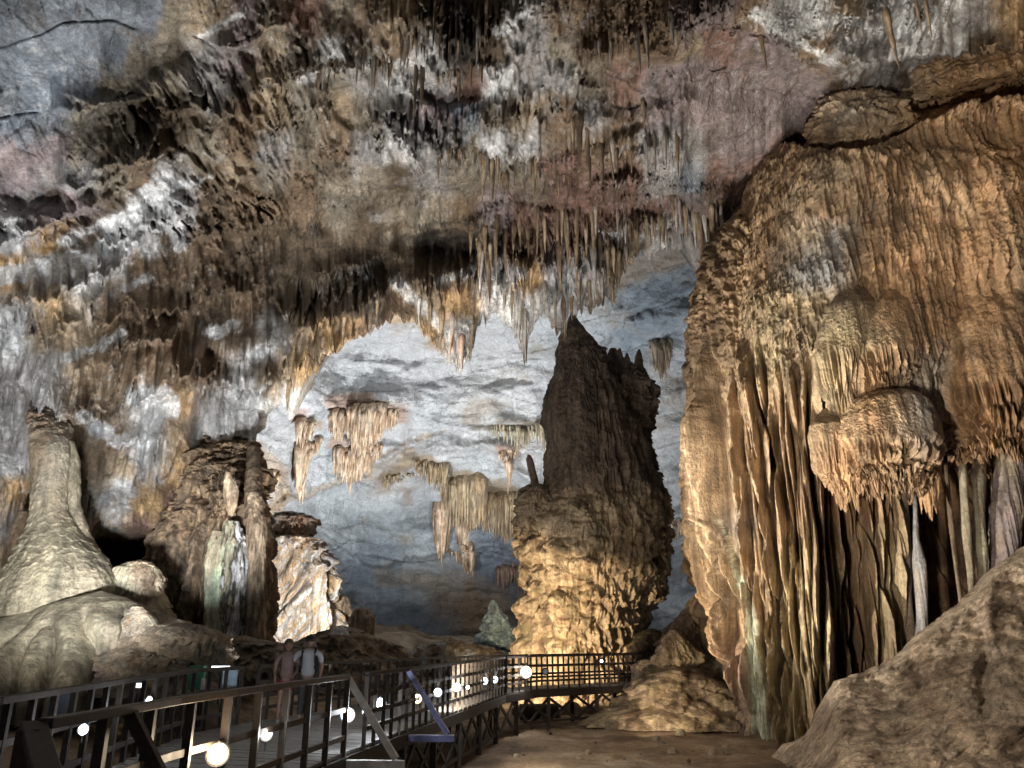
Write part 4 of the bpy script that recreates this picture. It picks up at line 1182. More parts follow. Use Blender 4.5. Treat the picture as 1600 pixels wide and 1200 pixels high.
formation('skirt', [(1040, 1030, 1075), (1055, 1005, 1110), (1075, 990, 1140), (1092, 980, 1165), (1104, 962, 1180), (1112, 940, 1195), (1130, 920, 1210)], 31.2, M_FLOW, [(.34, .26, .16), (.40, .31, .19), 't', 'b', 'd'], nv=140, nh=260,
          parent=sf, rel={'big': (.6, 1.5), 'feat': lambda P, x, y: .55 * bulbs(P, .9, .7) + .22 * bulbs(P, .4, .7, 4) - .3, 'bill': (.4, .7), 'fine': (.06, .12)}, seed=33, ratio=.75)
formation('drip_block', [(1032, 998, 1018), (1040, 988, 1030), (1062, 987, 1026), (1066, 988, 1015), (1104, 982, 1004), (1112, 984, 1000)], 32.0, M_FLOW, ['b', 't', 'c'], nv=110, nh=110,
          parent=sf, rel={'flute': (.3, .25, 14), 'big': (.2, .8), 'fine': (.05, .1)}, seed=34)


# ------------------------------------------------------------------ stalactites
def drip_arrays(L, r, seed, cols, top=0.15, seg=10, rings=16, bend=0.03, flat=1.0):
    t = np.linspace(0, 1, rings)
    R_ = r * (1 - t) ** 0.75 * (1 + 0.22 * noise(t * 6 + seed, seed * .37, .5)) + 0.004
    R_ = R_ * np.clip(1.15 * np.sqrt(np.clip(t / .22, 0.01, 1)), 0, 1)
    R_[-1] = 0.002
    z = top * L - t * L * (1 + top)
    ph = np.linspace(0, 2 * np.pi, seg, endpoint=False)
    k = 1 + 0.22 * np.abs(noise(np.cos(ph)[None] * 2.2 + seed, np.sin(ph)[None] * 2.2, t[:, None] * 1.5)) * 2 - .2
    ox, oy = bend * L * noise(t * 1.5, seed, .3), bend * L * noise(t * 1.5, seed, 5.3)
    P = np.stack([R_[:, None] * k * np.cos(ph) + ox[:, None], R_[:, None] * k * np.sin(ph) * flat + oy[:, None], z[:, None] + 0 * k], -1)
    c = mixc(P + seed * 7.7, cols, max(r, .1) * 1.5, 6)
    return P, c, grid_quads(rings, seg, wrap=True)[:, ::-1]


def cluster_mesh(name, specs, cols, mat=None):
    """one hanging body made of many drips grown together"""
    vs, cs, qs, n = [], [], [], 0
    for i, (p, L, r) in enumerate(specs):
        P, c, q = drip_arrays(L, r, i * 1.31 + p[0], cols, seg=9, rings=12)
        P[..., 1] += np.clip(.30 - np.linspace(0, 1, P.shape[0]), 0, 1)[:, None] * min(L, 4) * 1.6
        vs.append(P.reshape(-1, 3) + np.array(p))
        cs.append(c.reshape(-1, 3))
        qs.append(q + n)
        n += P.shape[0] * P.shape[1]
    return raw_mesh(name, np.concatenate(vs), np.concatenate(qs), mat or M_DRIP, np.concatenate(cs))


STAL_COL = {'brown': ['b', 'd', 'b', 't'], 'dark': ['d', 'k', 'b'], 'tan': ['t', 'b', 'e'], 'white': ['w', 'l', 't'], 'pink': [(.42, .27, .2), (.5, .37, .29), 'l'], 'grey': ['y', 'l', 'b']}
STAL = {}
for cn, cc in STAL_COL.items():
    for k in range(3):
        P, c, q = drip_arrays(1.0, 0.09, k * 3.7 + len(cn), cc, top=.25)
        STAL[cn, k] = raw_mesh('stalactite', P, q, M_DRIP, c)


def stalactite(px, y0, y1, wpx, colr, label, group, Y=None):
    if Y is None:
        j = int(np.clip(np.searchsorted(vpx, px), 0, len(vpx) - 1))
        i = int(np.argmin(np.abs(VPY[:, j] - y0)))
        Y = VP[i, j, 1] - 0.05
    p = at(px, y0, Y)
    q = at(px, y1, Y)
    L = p[2] - q[2]
    r = wpx / F * Y * 0.5 * 1.05
    o = bpy.data.objects.new('stalactite', STAL[colr, random.randrange(3)])
    COL.objects.link(o)
    o.location = p
    o.scale = (r / .09, r / .09, L)
    o.rotation_euler = (random.uniform(-.03, .03), random.uniform(-.03, .03), random.uniform(0, 6.28))
    thing(o, label, 'stalactite', group)


RIMG = ('ragged stalactite fringing the rim of the arch over the pale far chamber', 'stalactites along the arch rim')
for px_, y0, y1, w_, c in [(452, 600, 642, 11, 'brown'), (540, 495, 542, 11, 'brown'), (722, 530, 580, 15, 'pink'), (738, 505, 562, 11, 'tan'), (690, 490, 540, 13, 'tan'),
                           (706, 500, 556, 10, 'pink'), (820, 490, 570, 13, 'grey'), (812, 465, 532, 11, 'grey'), (832, 465, 520, 9, 'white'), (880, 470, 534, 10, 'brown'), (868, 460, 508, 10, 'grey'),
                           (893, 462, 502, 9, 'brown'), (955, 430, 480, 11, 'brown'), (940, 435, 470, 9, 'grey'), (765, 430, 482, 16, 'grey'), (752, 425, 470, 12, 'brown'), (850, 450, 492, 10, 'grey'),
                           (906, 440, 478, 9, 'brown'), (920, 440, 472, 10, 'tan'), (480, 560, 592, 9, 'tan'), (505, 530, 560, 9, 'tan'), (590, 470, 502, 9, 'tan'), (655, 470, 505, 9, 'white'), (672, 480, 522, 9, 'tan'),
                           (788, 455, 492, 9, 'white'), (800, 460, 506, 8, 'tan'), (966, 400, 452, 12, 'brown'), (957, 390, 430, 10, 'brown'), (978, 385, 420, 8, 'grey')]:
    stalactite(px_, y0, y1, w_, c, *RIMG)
MIDG = ('dark brown stalactite in the thick row across the middle of the vault above the rim', 'stalactites in the middle row')
for px_, y0, y1, w_ in [(775, 340, 426, 13), (789, 365, 432, 12), (758, 360, 415, 13), (840, 330, 402, 10), (850, 345, 398, 10), (868, 335, 402, 12), (900, 330, 442, 16), (885, 345, 422, 13), (915, 345, 402, 11), (926, 335, 412, 12),
                        (812, 330, 390, 11), (825, 345, 404, 11), (802, 355, 410, 11), (736, 350, 400, 12), (878, 330, 395, 9), (938, 370, 425, 14), (948, 375, 432, 12)]:
    stalactite(px_, y0, y1, w_, random.choice(['brown', 'dark', 'brown', 'tan']), *MIDG)
RG = ('pointed brown stalactite in the group between the arch rim and the right massif', 'stalactites left of the massif top')
for px_, y0, y1, w_ in [(1010, 345, 388, 8), (1018, 345, 380, 7), (1030, 342, 384, 8), (1040, 345, 378, 7), (985, 350, 382, 11), (1090, 340, 430, 18), (1110, 325, 388, 16), (1100, 335, 380, 11),
                        (1071, 325, 376, 11), (1125, 325, 374, 12), (1060, 315, 364, 9), (1050, 305, 352, 10), (1082, 330, 395, 10), (1118, 330, 392, 9)]:
    stalactite(px_, y0, y1, w_, random.choice(['brown', 'tan', 'grey']), *RG)
TG = ('thin dark stalactite hanging in the cluster at the top centre of the vault', 'stalactites at the top centre')
for px_, y0, y1, w_ in [(690, 20, 88, 9), (705, 15, 102, 8), (725, -10, 62, 10), (760, 10, 78, 9), (650, 105, 182, 12), (660, 110, 170, 12), (672, 5, 70, 9), (680, 10, 80, 8), (742, 0, 70, 9), (715, 20, 78, 7),
                        (698, 40, 100, 7), (735, -10, 55, 8), (640, 0, 50, 9), (628, 60, 105, 9)]:
    stalactite(px_, y0, y1, w_, random.choice(['dark', 'brown']), *TG)
UG = ('brown stalactite hanging below the red grey slab on the upper right of the vault', 'stalactites under the reddish slab')
for px_, y0, y1, w_ in [(905, 185, 262, 18), (917, 200, 280, 11), (896, 190, 240, 11), (940, 230, 290, 12), (955, 232, 285, 10), (985, 235, 270, 9), (1004, 160, 205, 10), (1190, 60, 110, 12), (1385, 25, 108, 16), (1445, 5, 62, 9), (1430, 5, 55, 9)]:
    stalactite(px_, y0, y1, w_, random.choice(['brown', 'tan']), *UG)
FG = ('small stalactite of the fringes along the vault curtains', 'small stalactites along the vault curtains')
cnt = 0
for pts, A, Lf, fr in LEDGES:
    if fr < 18 or pts[0][0] < 420:
        continue
    xs, ys = zip(*pts)
    x = xs[0]
    while x < xs[-1] and cnt < 150:
        y = np.interp(x, xs, ys)
        L = random.random() ** 2.2 * fr * 1.9 + 5
        stalactite(x, y - random.uniform(2, 14), y + L, random.uniform(4, 7) + L * .12, random.choice(['brown', 'brown', 'tan', 'grey', 'white']), *FG)
        cnt += 1
        x += random.choice((3, 4, 5, 6, 9, 14, 26)) * random.uniform(.8, 1.3)


def hanging(name, label, blobs, Y, cols, seed, wr=(.1, .24)):
    """blobs: (x0, x1, y_top, y_bottom_left, y_bottom_mid, y_bottom_right, n)"""
    r = random.Random(seed)
    sp = []
    for x0, x1, yt, yl, ym, yr, n in blobs:
        for i in range(n):
            f = (i + r.uniform(-.4, 1.4)) / n
            f = min(max(f, 0), 1)
            x = x0 + (x1 - x0) * f
            yb = yl + (ym - yl) * f * 2 if f < .5 else ym + (yr - ym) * (f - .5) * 2
            ji = int(np.clip(np.searchsorted(FARP[0], x), 0, len(FARP[0]) - 1))
            ii = int(np.clip(np.searchsorted(FARP[1], yt), 0, len(FARP[1]) - 1))
            Yw = FARP[2][ii, ji, 1] - .25
            a = at(x, yt + r.uniform(-7, 9), Yw + r.uniform(-.5, .4))
            b = at(x, yb + r.uniform(-12, 6), Yw)
            L = max(a[2] - b[2], .3)
            sp.append((a, L, r.uniform(*wr) * r.uniform(.6, 1.5) * (.6 + .2 * L) * Yw / 60))
    me = cluster_mesh(name, sp, cols)
    thing(link(name, me), label, 'stalactite')


PK = [(.34, .215, .13), (.44, .31, .20), (.54, .44, .33), (.24, .15, .09)]
YB = [(.24, .19, .12), (.34, .27, .17), 'b', (.34, .24, .13)]
hanging('stalactite_cluster', 'large pink brown double tier of fluted stalactites hanging in the middle of the pale wall',
        [(516, 552, 640, 678, 690, 675, 34), (545, 600, 628, 680, 700, 690, 50), (585, 622, 640, 700, 680, 665, 34), (524, 585, 698, 745, 752, 745, 44), (545, 555, 720, 765, 772, 750, 9),
         (550, 580, 660, 700, 720, 710, 22), (575, 598, 690, 740, 722, 712, 12)], 62, PK, 3, (.14, .34))
hanging('stalactite_cluster', 'long tapering pink stalactite left of the big double tier', [(464, 492, 655, 690, 700, 680, 16), (465, 484, 692, 740, 785, 740, 26), (474, 480, 700, 780, 792, 780, 6), (484, 500, 685, 715, 712, 702, 9)], 56, PK, 4, (.18, .38))
hanging('stalactite_cluster', 'thin row of white and green drips under the shelf left of the giant stalagmite', [(768, 852, 664, 676, 700, 690, 46), (838, 854, 655, 690, 700, 720, 10), (806, 812, 666, 690, 720, 690, 5)], 58, ['v', 't', 'e'], 5, (.10, .2))
hanging('stalactite_cluster', 'short pinkish drip bunch between the shelf and the finger shaped stalagmite', [(778, 806, 703, 716, 730, 712, 16), (790, 800, 720, 740, 768, 740, 9)], 57, PK, 6, (.18, .32))
hanging('stalactite_curtain', 'greenish brown stalactite curtain arching across the far chamber left of the giant stalagmite', [(602, 650, 742, 775, 745, 730, 30), (650, 700, 722, 738, 760, 770, 40), (690, 760, 742, 790, 830, 830, 60), (750, 822, 766, 825, 850, 850, 70)], 58, YB, 7, (.10, .24))
hanging('stalactite_cluster', 'pink and brown stalactite bundle hanging below the arching curtain', [(680, 705, 782, 850, 880, 850, 24), (700, 742, 790, 860, 880, 905, 34), (720, 742, 850, 890, 902, 880, 12)], 57.5, PK + ['b'], 8, (.2, .36))
hanging('stalactite_cluster', 'brown stalactite bundle between the side spire and the massif', [(1018, 1048, 530, 575, 596, 560, 34)], 50, ['b', 't', 'b'], 9, (.2, .34))
hanging('stalactite_cluster', 'rust coloured fringe of drips on the far wall right of the giant stalagmite', [(1028, 1075, 815, 860, 850, 820, 36)], 52, PK + ['t'], 10, (.14, .28))
hanging('stalactite_cluster', 'dim reddish drips low on the far wall left of the giant stalagmite', [(775, 800, 885, 910, 930, 905, 14), (800, 820, 880, 900, 925, 930, 9)], 58, ['r', 'b'], 12, (.18, .3))
hanging('stalactite_cluster', 'tan drips fringing the left edge of the far chamber', [(398, 436, 735, 770, 780, 760, 30)], 44, ['t', 'o', 'w'], 13, (.14, .3))
hanging('stalactite_cluster', 'pinkish drips beside the right foot of the giant stalagmite', [(990, 1006, 948, 975, 990, 970, 12)], 46, PK, 14, (.14, .26))

# ------------------------------------------------------------------ boardwalk
M_WOOD = plain('dark_timber', (.036, .028, .023), .75, scale=14, noise_=.45)
M_WOOD2 = plain('brown_timber', (.048, .032, .023), .55, scale=14, noise_=.4)
M_DECK = plain('worn_planks', (.17, .17, .165), .5, scale=9, noise_=.35)
M_BLACK = plain('black_metal', (.02, .02, .022), .4, .3)
M_STEEL = plain('grey_metal', (.25, .26, .27), .4, .6)
BP = [(-4.9, 3), (-4.9, 7.9), (-5.7, 13.0), (-6.0, 15.6), (-5.3, 18.7), (-2.3, 26.6), (0.6, 31.2), (5.6, 35.2)]
FP = [(-3.24, 5.8), (-3.2, 7.9), (-3.0, 9.8), (-2.6, 13), (-1.55, 19.6), (-.25, 27), (0.9, 29.6), (5.0, 32.8)]


def along(path, s):
    d = [math.dist(a, b) for a, b in zip(path, path[1:])]
    for (a, b), L in zip(zip(path, path[1:]), d):
        if s <= L or (a, b) == (path[-2], path[-1]):
            f = min(s / L, 1)
            return (a[0] + (b[0] - a[0]) * f, a[1] + (b[1] - a[1]) * f)
        s -= L


def length(path):
    return sum(math.dist(a, b) for a, b in zip(path, path[1:]))


bw = empty('boardwalk', (-3, 18, GROUND))
thing(bw, 'long raised timber boardwalk curving from bottom left to the giant stalagmite', 'boardwalk')
n = 230
m = MB()
LB, LF = length(BP), length(FP)
m2 = [(along(BP, 1.2 + (LB - 1.2) * i / n), along([(-3.24, 4.2)] + FP, (LF + 1.6) * i / n)) for i in range(n + 1)]
for i in range(n):
    (a, b), (c, d) = m2[i], m2[i + 1]
    e = .93
    v = [(*a, DECK), (*b, DECK), (b[0] + (d[0] - b[0]) * e, b[1] + (d[1] - b[1]) * e, DECK), (a[0] + (c[0] - a[0]) * e, a[1] + (c[1] - a[1]) * e, DECK)]
    dz = random.uniform(-.004, .004)
    top = [m.bm.verts.new((x, y, z + dz)) for x, y, z in v]
    bot = [m.bm.verts.new((x, y, z - .045)) for x, y, z in v]
    m.bm.faces.new(top[::-1])
    m.bm.faces.new(bot)
    for k in range(4):
        m.bm.faces.new((top[k], top[(k + 1) % 4], bot[(k + 1) % 4], bot[k]))
bmesh.ops.recalc_face_normals(m.bm, faces=m.bm.faces)
m.build('deck', M_DECK, bw)
for path in (BP, FP):
    m = MB()
    for a, b in zip(path, path[1:]):
        m.bar((*a, DECK - .18), (*b, DECK - .18), .12, .24)
    m.build('edge_beam', M_WOOD, bw)
for path, L in ((BP, LB), (FP, LF)):
    s_ = .8
    while s_ < L:
        x, y = along(path, s_)
        g = float(ground_h(np.array([x]), np.array([y]))[0]) - .1
        MB().box((x, y, (DECK - .3 + g) / 2), (.14, .14, DECK - .3 - g)).build('support_post', M_WOOD, bw)
        s_ += 2.4
# lattice of crossed timbers under the far and middle spans
m = MB()
s_ = 8.6
while s_ < LF - .4:
    step = 1.35
    a, b = along(FP, s_), along(FP, min(s_ + step, LF))
    for z0, z1 in ((DECK - .32, GROUND + .25), (GROUND + .25, DECK - .32)):
        m.bar((*a, z0), (*b, z1), .05, .09)
    m.bar((*a, GROUND + .25), (*b, GROUND + .25), .05, .08)
    s_ += step
m.build('lattice', M_WOOD, bw)
# braces out to the ground side, with the short joist each stands on
for s_, wood in ((1.2, M_WOOD2), (7.25, plain('lamplit_timber', (.62, .60, .58), .5)), (10.6, plain('bluelit_timber', (.16, .17, .34), .5))):  # lamp light, white then bluish, painted into the last two braces and joists
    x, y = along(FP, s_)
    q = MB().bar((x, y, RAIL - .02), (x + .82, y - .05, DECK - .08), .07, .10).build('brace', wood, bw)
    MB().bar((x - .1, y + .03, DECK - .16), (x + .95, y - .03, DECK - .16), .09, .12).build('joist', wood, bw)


def railing(name, label, path, spacing, mat, mids, post=.065, topw=.085, zt=RAIL, extra=None):
    r = empty(name, (*path[0], DECK))
    thing(r, label, 'railing')
    L = length(path)
    k = max(1, round(L / spacing))
    for i in range(k + 1):
        x, y = along(path, L * i / k)
        MB().box((x, y, (zt - .03 + DECK - .1) / 2), (post, post, zt - .03 - DECK + .1), Matrix.Rotation(.1, 3, 'Z')).build('post', mat, r)
    m = MB()
    for a, b in zip(path, path[1:]):
        m.bar((*a, zt), (*b, zt), topw, .07, .006)
    m.build('top_rail', mat, r)
    for zz in mids:
        m = MB()
        for a, b in zip(path, path[1:]):
            m.bar((*a, DECK + zz), (*b, DECK + zz), .05, .07)
        m.build('middle_rail', mat, r)
    return r


railing('railing', 'near dark timber railing on the far side of the boardwalk at bottom left', BP[:4] + [(-5.65, 17.15)], .56, M_WOOD, (.25, .70))
railing('railing', 'dark railing behind the two visitors running to the far bend', [(-5.5, 17.8), (-5.3, 18.7), (-2.3, 26.6), (.6, 31.2)], .5, M_WOOD, (.25, .5, .78))
railing('railing', 'brown timber railing nearest the camera with lamps on it', FP[:4], .85, M_WOOD2, (.22, .62), .08, .11)
railing('railing', 'dark front railing between the two slanting braces and the far bend', [(-2.45, 13.9)] + FP[4:6], .5, M_WOOD, (.25, .5, .78))
railing('railing', 'far dark railing crossing in front of the lit stalagmite base', [(-.2, 27.2)] + FP[6:], .52, M_WOOD, (.25, .5, .78))
railing('railing', 'rear railing of the far crossing beside the giant stalagmite foot', [(.7, 31.3), BP[-1]], .55, M_WOOD, (.3, .7))
sr = empty('stair_rail', (-3.24, 5.8, DECK))
thing(sr, 'thick brown handrail slanting down at the bottom left corner', 'railing')
MB().box((-3.27, 5.72, -1.2), (.15, .15, 1.26), None, .008).build('post', M_WOOD2, sr)
MB().bar((-3.32, 5.8, RAIL - .01), (-2.35, 4.6, -1.02), .16, .07, .008).build('handrail', M_WOOD2, sr)
MB().bar((-3.3, 5.75, -1.0), (-2.45, 4.6, -1.45), .06, .12).build('lower_rail', M_WOOD2, sr)


# ------------------------------------------------------------------ lamps
def emis(name, col, st):
    m = plain(name, col, emit=st)
    return m


def lens_mat(name, core, rim, st):
    """lamp glass: brightest over the burner, dimmer towards the reflector edge"""
    m = plain(name, core, emit=st)
    N, L = m.node_tree.nodes, m.node_tree.links
    tc = N.new('ShaderNodeTexCoord')
    d = N.new('ShaderNodeVectorMath')
    d.operation = 'DISTANCE'
    L.new(tc.outputs['Object'], d.inputs[0])
    at_ = N.new('ShaderNodeAttribute')
    at_.attribute_name = 'rad'
    q = N.new('ShaderNodeMath')
    q.operation = 'DIVIDE'
    L.new(d.outputs['Value'], q.inputs[0])
    L.new(at_.outputs['Fac'], q.inputs[1])
    r = N.new('ShaderNodeMapRange')
    r.inputs[1].default_value, r.inputs[2].default_value, r.inputs[3].default_value, r.inputs[4].default_value = .45, 1.0, st, .35
    L.new(q.outputs[0], r.inputs[0])
    L.new(r.outputs[0], N['Principled BSDF'].inputs['Emission Strength'])
    cr = N.new('ShaderNodeValToRGB')
    cr.color_ramp.elements[0].position, cr.color_ramp.elements[1].position = .45, .95
    cr.color_ramp.elements[0].color, cr.color_ramp.elements[1].color = (*core, 1), (*rim, 1)
    L.new(q.outputs[0], cr.inputs[0])
    L.new(cr.outputs[0], N['Principled BSDF'].inputs['Emission Color'])
    return m


E_COOL, E_WARM, E_BLUE = lens_mat('cool_lamp_glass', (.92, .97, 1), (.35, .5, .8), 12), lens_mat('warm_lamp_glass', (1, .86, .66), (.9, .45, .15), 12), lens_mat('blue_lamp_glass', (.85, .92, 1), (.25, .4, 1), 12)


def lamp(px, py, Y, r, mat, label, group=None, power=0, col=COOL, tilt=(0, 0, 0), sx=1.0):
    r *= .86
    p = V(px, py, Y)
    o = empty('floodlight', p)
    thing(o, label, 'lamp', group)
    to = (-p).normalized()
    d = (to + Vector((0, 0, .15)) + Vector(tilt)).normalized()
    R = d.to_track_quat('Z', 'X').to_matrix()
    hb = MB()
    bmesh.ops.create_cone(hb.bm, cap_ends=True, segments=24, radius1=r * .7, radius2=r * 1.12, depth=r * 1.1, matrix=R.to_4x4() @ Matrix.Translation((0, 0, -r * .62)))
    for k in range(5):
        hb.box(R @ Vector((0, (k - 2) * r * .28, -r * 1.35)), (r * 1.1, r * .06, r * .4), R)
    h = hb.build('housing', M_BLACK, o, local=True)
    lb = MB()
    bmesh.ops.create_uvsphere(lb.bm, u_segments=24, v_segments=10, radius=r, matrix=R.to_4x4() @ Matrix.Diagonal((sx, 1, .28, 1)))
    ln = lb.build('lens', mat, o, shade=True, local=True)
    ra = ln.data.attributes.new('rad', 'FLOAT', 'POINT')
    ra.data.foreach_set('value', [r] * len(ln.data.vertices))
    bb = MB()
    side = R @ Vector((1, 0, 0))
    for s_ in (-1, 1):
        bb.bar(side * s_ * r * 1.2, side * s_ * r * 1.2 - d * r * .6 + Vector((0, 0, -r * 1.3)), r * .12, r * .2)
    bb.bar(-side * r * 1.25 - d * r * .6 + Vector((0, 0, -r * 1.3)), side * r * 1.25 - d * r * .6 + Vector((0, 0, -r * 1.3)), r * .12, r * .2)
    bb.build('bracket', M_BLACK, o, local=True)
    if power:
        l = bpy.data.lights.new('lamp_glow', 'POINT')
        l.energy = power * 0.5
        l.color = col
        l.shadow_soft_size = r
        lo = bpy.data.objects.new('lamp_glow', l)
        COL.objects.link(lo)
        lo.location = p + d * r * 1.5


lamp(340, 1178, 8.7, .125, E_WARM, 'big warm glowing floodlight low on the brown railing at bottom left', None, 60, WARM)
lamp(416, 1147, 10.2, .085, E_COOL, 'oval white floodlight right of the big warm one', None, 25, NEUT, sx=.7)
lamp(543, 1117, 13.2, .125, E_COOL, 'big cool white floodlight at the foot of the slanting white-lit brace', None, 110, COOL)
lamp(572, 1112, 14.3, .075, E_COOL, 'small white floodlight between the two big cool ones', None, 15, COOL)
lamp(594, 1100, 15.6, .125, E_BLUE, 'big cool floodlight just right of the slanting white-lit brace', None, 70, COOL)
lamp(652, 1092, 17.2, .11, E_WARM, 'single warm floodlight left of the bluish-lit brace', None, 30, WARM)
GL = ('cool white floodlight in the row between the bluish-lit brace and the far bend', 'row of cool floodlights on the front railing')
for x, y, Y, r in ((684, 1082, 18.6, .11), (714, 1074, 20.2, .12), (757, 1064, 24, .12), (773, 1062, 25.5, .12), (731, 1074, 21, .05)):
    lamp(x, y, Y, r, E_COOL, *GL, power=30, col=COOL)
lamp(822, 1050, 28.4, .23, E_WARM, 'brightest floodlight at the corner in front of the stalagmite base', None, 160, NEUT)
lamp(940, 1033, 32, .07, E_BLUE, 'tiny bluish lamp on the far crossing railing', None, 8, COOL)
lamp(130, 1140, 9.3, .06, E_BLUE, 'bluish white lamp low between the posts at far left', None, 15, COOL, sx=1.2)
lamp(210, 1113, 11.4, .07, E_BLUE, 'wide bluish white lamp under the pair of small lamps', None, 18, COOL, sx=1.4)
GT = ('small white lamp of the close pair behind the left railing', 'pair of small lamps')
lamp(233, 1094, 13.0, .055, E_COOL, *GT, power=8, sx=1.3)
lamp(223, 1095, 13.3, .045, E_COOL, *GT, power=8)


def box_thing(name, label, cat, p, size, mat, rz=0.2, parts=None):
    o = empty(name, p)
    thing(o, label, cat)
    R = Matrix.Rotation(rz, 3, 'Z')
    MB().box((0, 0, size[2] / 2), size, R, .012).build('panel', mat, o, local=True)
    lb = MB()
    for s_ in (-1, 1):
        q = R @ Vector((s_ * size[0] * .36, 0, 0))
        lb.box((q.x, q.y, -.35), (.045, .045, .72))
    lb.build('legs', M_BLACK, o, local=True)
    return o


GREEN = plain('green_paint', (.03, .16, .08), .5)
PALE = plain('pale_blue_paint', (.42, .55, .66), .4)
GREYP = plain('grey_paint', (.22, .25, .33), .5)
E_TUBE = emis('tube_light', (.9, .95, 1), 4)
bx = box_thing('green_box', 'green metal box standing behind the railing left of the visitors', 'box', V(302, 1078, 17.4), (.40, .25, .36), GREEN)
MB().box((0.05, 0, .43), (.3, .2, .1), None, .01).build('lid', GREEN, bx, local=True)
box_thing('signboard', 'pale blue signboard behind the railing under the white tube lamp', 'sign', V(357, 1078, 17.2), (.30, .04, .42), PALE)
box_thing('signboard', 'plain bluish grey board behind the near left railing', 'sign', V(93, 1124, 11.5), (.36, .04, .34), GREYP, .1)
box_thing('marker_post', 'small pinkish white marker post beside the green box', 'sign', V(316, 1078, 17.0), (.07, .05, .22), plain('pinkish_paint', (.6, .5, .5), .5))
tl = empty('tube_lamp', V(345, 1043, 17.5))
thing(tl, 'horizontal white tube lamp above the pale blue signboard', 'lamp')
MB().tube((-.19, 0, 0), (.19, 0, 0), .03, seg=12).build('tube', E_TUBE, tl, local=True, shade=True)
MB().box((0, .04, .04), (.44, .05, .03)).box((0, .05, -.35), (.03, .03, .75)).build('holder', M_BLACK, tl, local=True)
tl = empty('tube_lamp', V(215, 1071, 14))
thing(tl, 'short white tube lamp just above the left railing', 'lamp')
MB().tube((-.08, 0, 0), (.08, 0, 0), .035, seg=12).build('tube', E_TUBE, tl, local=True, shade=True)
MB().box((0, .04, .03), (.18, .05, .03)).box((0, .05, -.3), (.03, .03, .6)).build('holder', M_BLACK, tl, local=True)
dk = empty('round_sign', V(852, 1049, 29.6))
thing(dk, 'small round dark disc on the far railing beside the brightest floodlight', 'sign')
MB().tube((0, -.03, 0), (0, .03, 0), .13, seg=20).build('disc', M_BLACK, dk, local=True)
MB().tube((0, -.035, 0), (0, -.02, 0), .09, .04, seg=20).build('hub', M_STEEL, dk, local=True)


# ------------------------------------------------------------------ stones on the ground
def stone(px, py, wpx, hpx, Y, cols, label, group=None, name='stone', seed=0, blocky=0):
    g = formation(name, [(py - hpx, px - wpx * .3, px + wpx * .28), (py - hpx * .8, px - wpx * .42, px + wpx * .42), (py - hpx * .3, px - wpx * .5, px + wpx * .5),
                         (py + hpx * .25, px - wpx * .5, px + wpx * .5)], Y, M_MOUND, cols, nv=30, nh=44, ratio=.8, rel={'big': (.35 * wpx / F * Y, .5 * wpx / F * Y), 'bill': (.04, .12), 'fine': (.02, .06)}, seed=seed)
    thing(g, label, 'stone', group)


def gy(py):
    r = ray(800, py)
    return float(r[1] / -r[2] * 3.0)


stone(956, 1140, 22, 14, gy(1142), ['b', 't', 'y'], 'squarish brown block lying alone on the open floor', seed=81)
stone(1045, 1117, 16, 16, gy(1118), ['d', 'b'], 'dark brown stone standing at the edge of the cone skirt', seed=82)
stone(1032, 1114, 9, 12, gy(1117), ['w', 't'], 'small pale stone beside the dark brown stone', seed=83)
stone(955, 1121, 20, 10, gy(1122), ['w', 't'], 'pale stone in front of the lattice near the drip block', seed=84)
stone(893, 1122, 34, 24, gy(1117), ['b', 't', 'c'], 'large brown stone under the middle of the lattice', seed=85)
stone(925, 1122, 50, 18, gy(1115), ['b', 't', 'd'], 'wide flat brown stone below the right end of the lattice', seed=86)
stone(807, 1118, 18, 14, gy(1118), ['t', 'b'], 'tan stone left of the dark log under the railing corner', seed=87)
lg = empty('log', V(842, 1122, gy(1126)))
thing(lg, 'short thick dark log lying below the brightest floodlight', 'log')
lgb = MB()
lgb.tube((-.75, 0, .22), (.75, .1, .26), .30, .27, 18)
lgb.build('trunk', M_WOOD2, lg, local=True, shade=False)
MB().tube((.75, .1, .26), (.79, .103, .261), .24, .23, 18).build('cut_end', plain('cut_wood', (.22, .16, .11), .7), lg, local=True)
r_ = random.Random(4)
for i in range(130):
    px_, py_ = (r_.uniform(800, 1160), 1112 + 80 * r_.random() ** 1.8) if i % 2 else (r_.uniform(830, 1150), r_.uniform(1110, 1126))
    if px_ > 1150 - (py_ - 1110) * .2 and py_ > 1150:
        continue
    w_ = 3 + 15 * r_.random() ** 2.8
    stone(px_, py_, w_, w_ * .6, gy(py_ + 1), random.choice([['b', 't', 'd'], ['t', 'e', 'l'], ['b', 'd', 'b']]), 'small loose stone scattered on the earth floor', 'loose stones on the floor', seed=100 + i)


# ------------------------------------------------------------------ visitors
def skin(name, pts, edges, mat, parent, root=0, sub=2):
    me = bpy.data.meshes.new(name)
    me.from_pydata([p[:3] for p in pts], edges, [])
    o = link(name, me, parent, True)
    me.materials.append(mat)
    md = o.modifiers.new('skin', 'SKIN')
    md.use_smooth_shade = True
    for i, p in enumerate(pts):
        v = me.skin_vertices[0].data[i]
        v.radius = (p[3], p[4] if len(p) > 4 else p[3])
        v.use_root = (i == root)
    sb = o.modifiers.new('sub', 'SUBSURF')
    sb.levels = sb.render_levels = sub
    return o


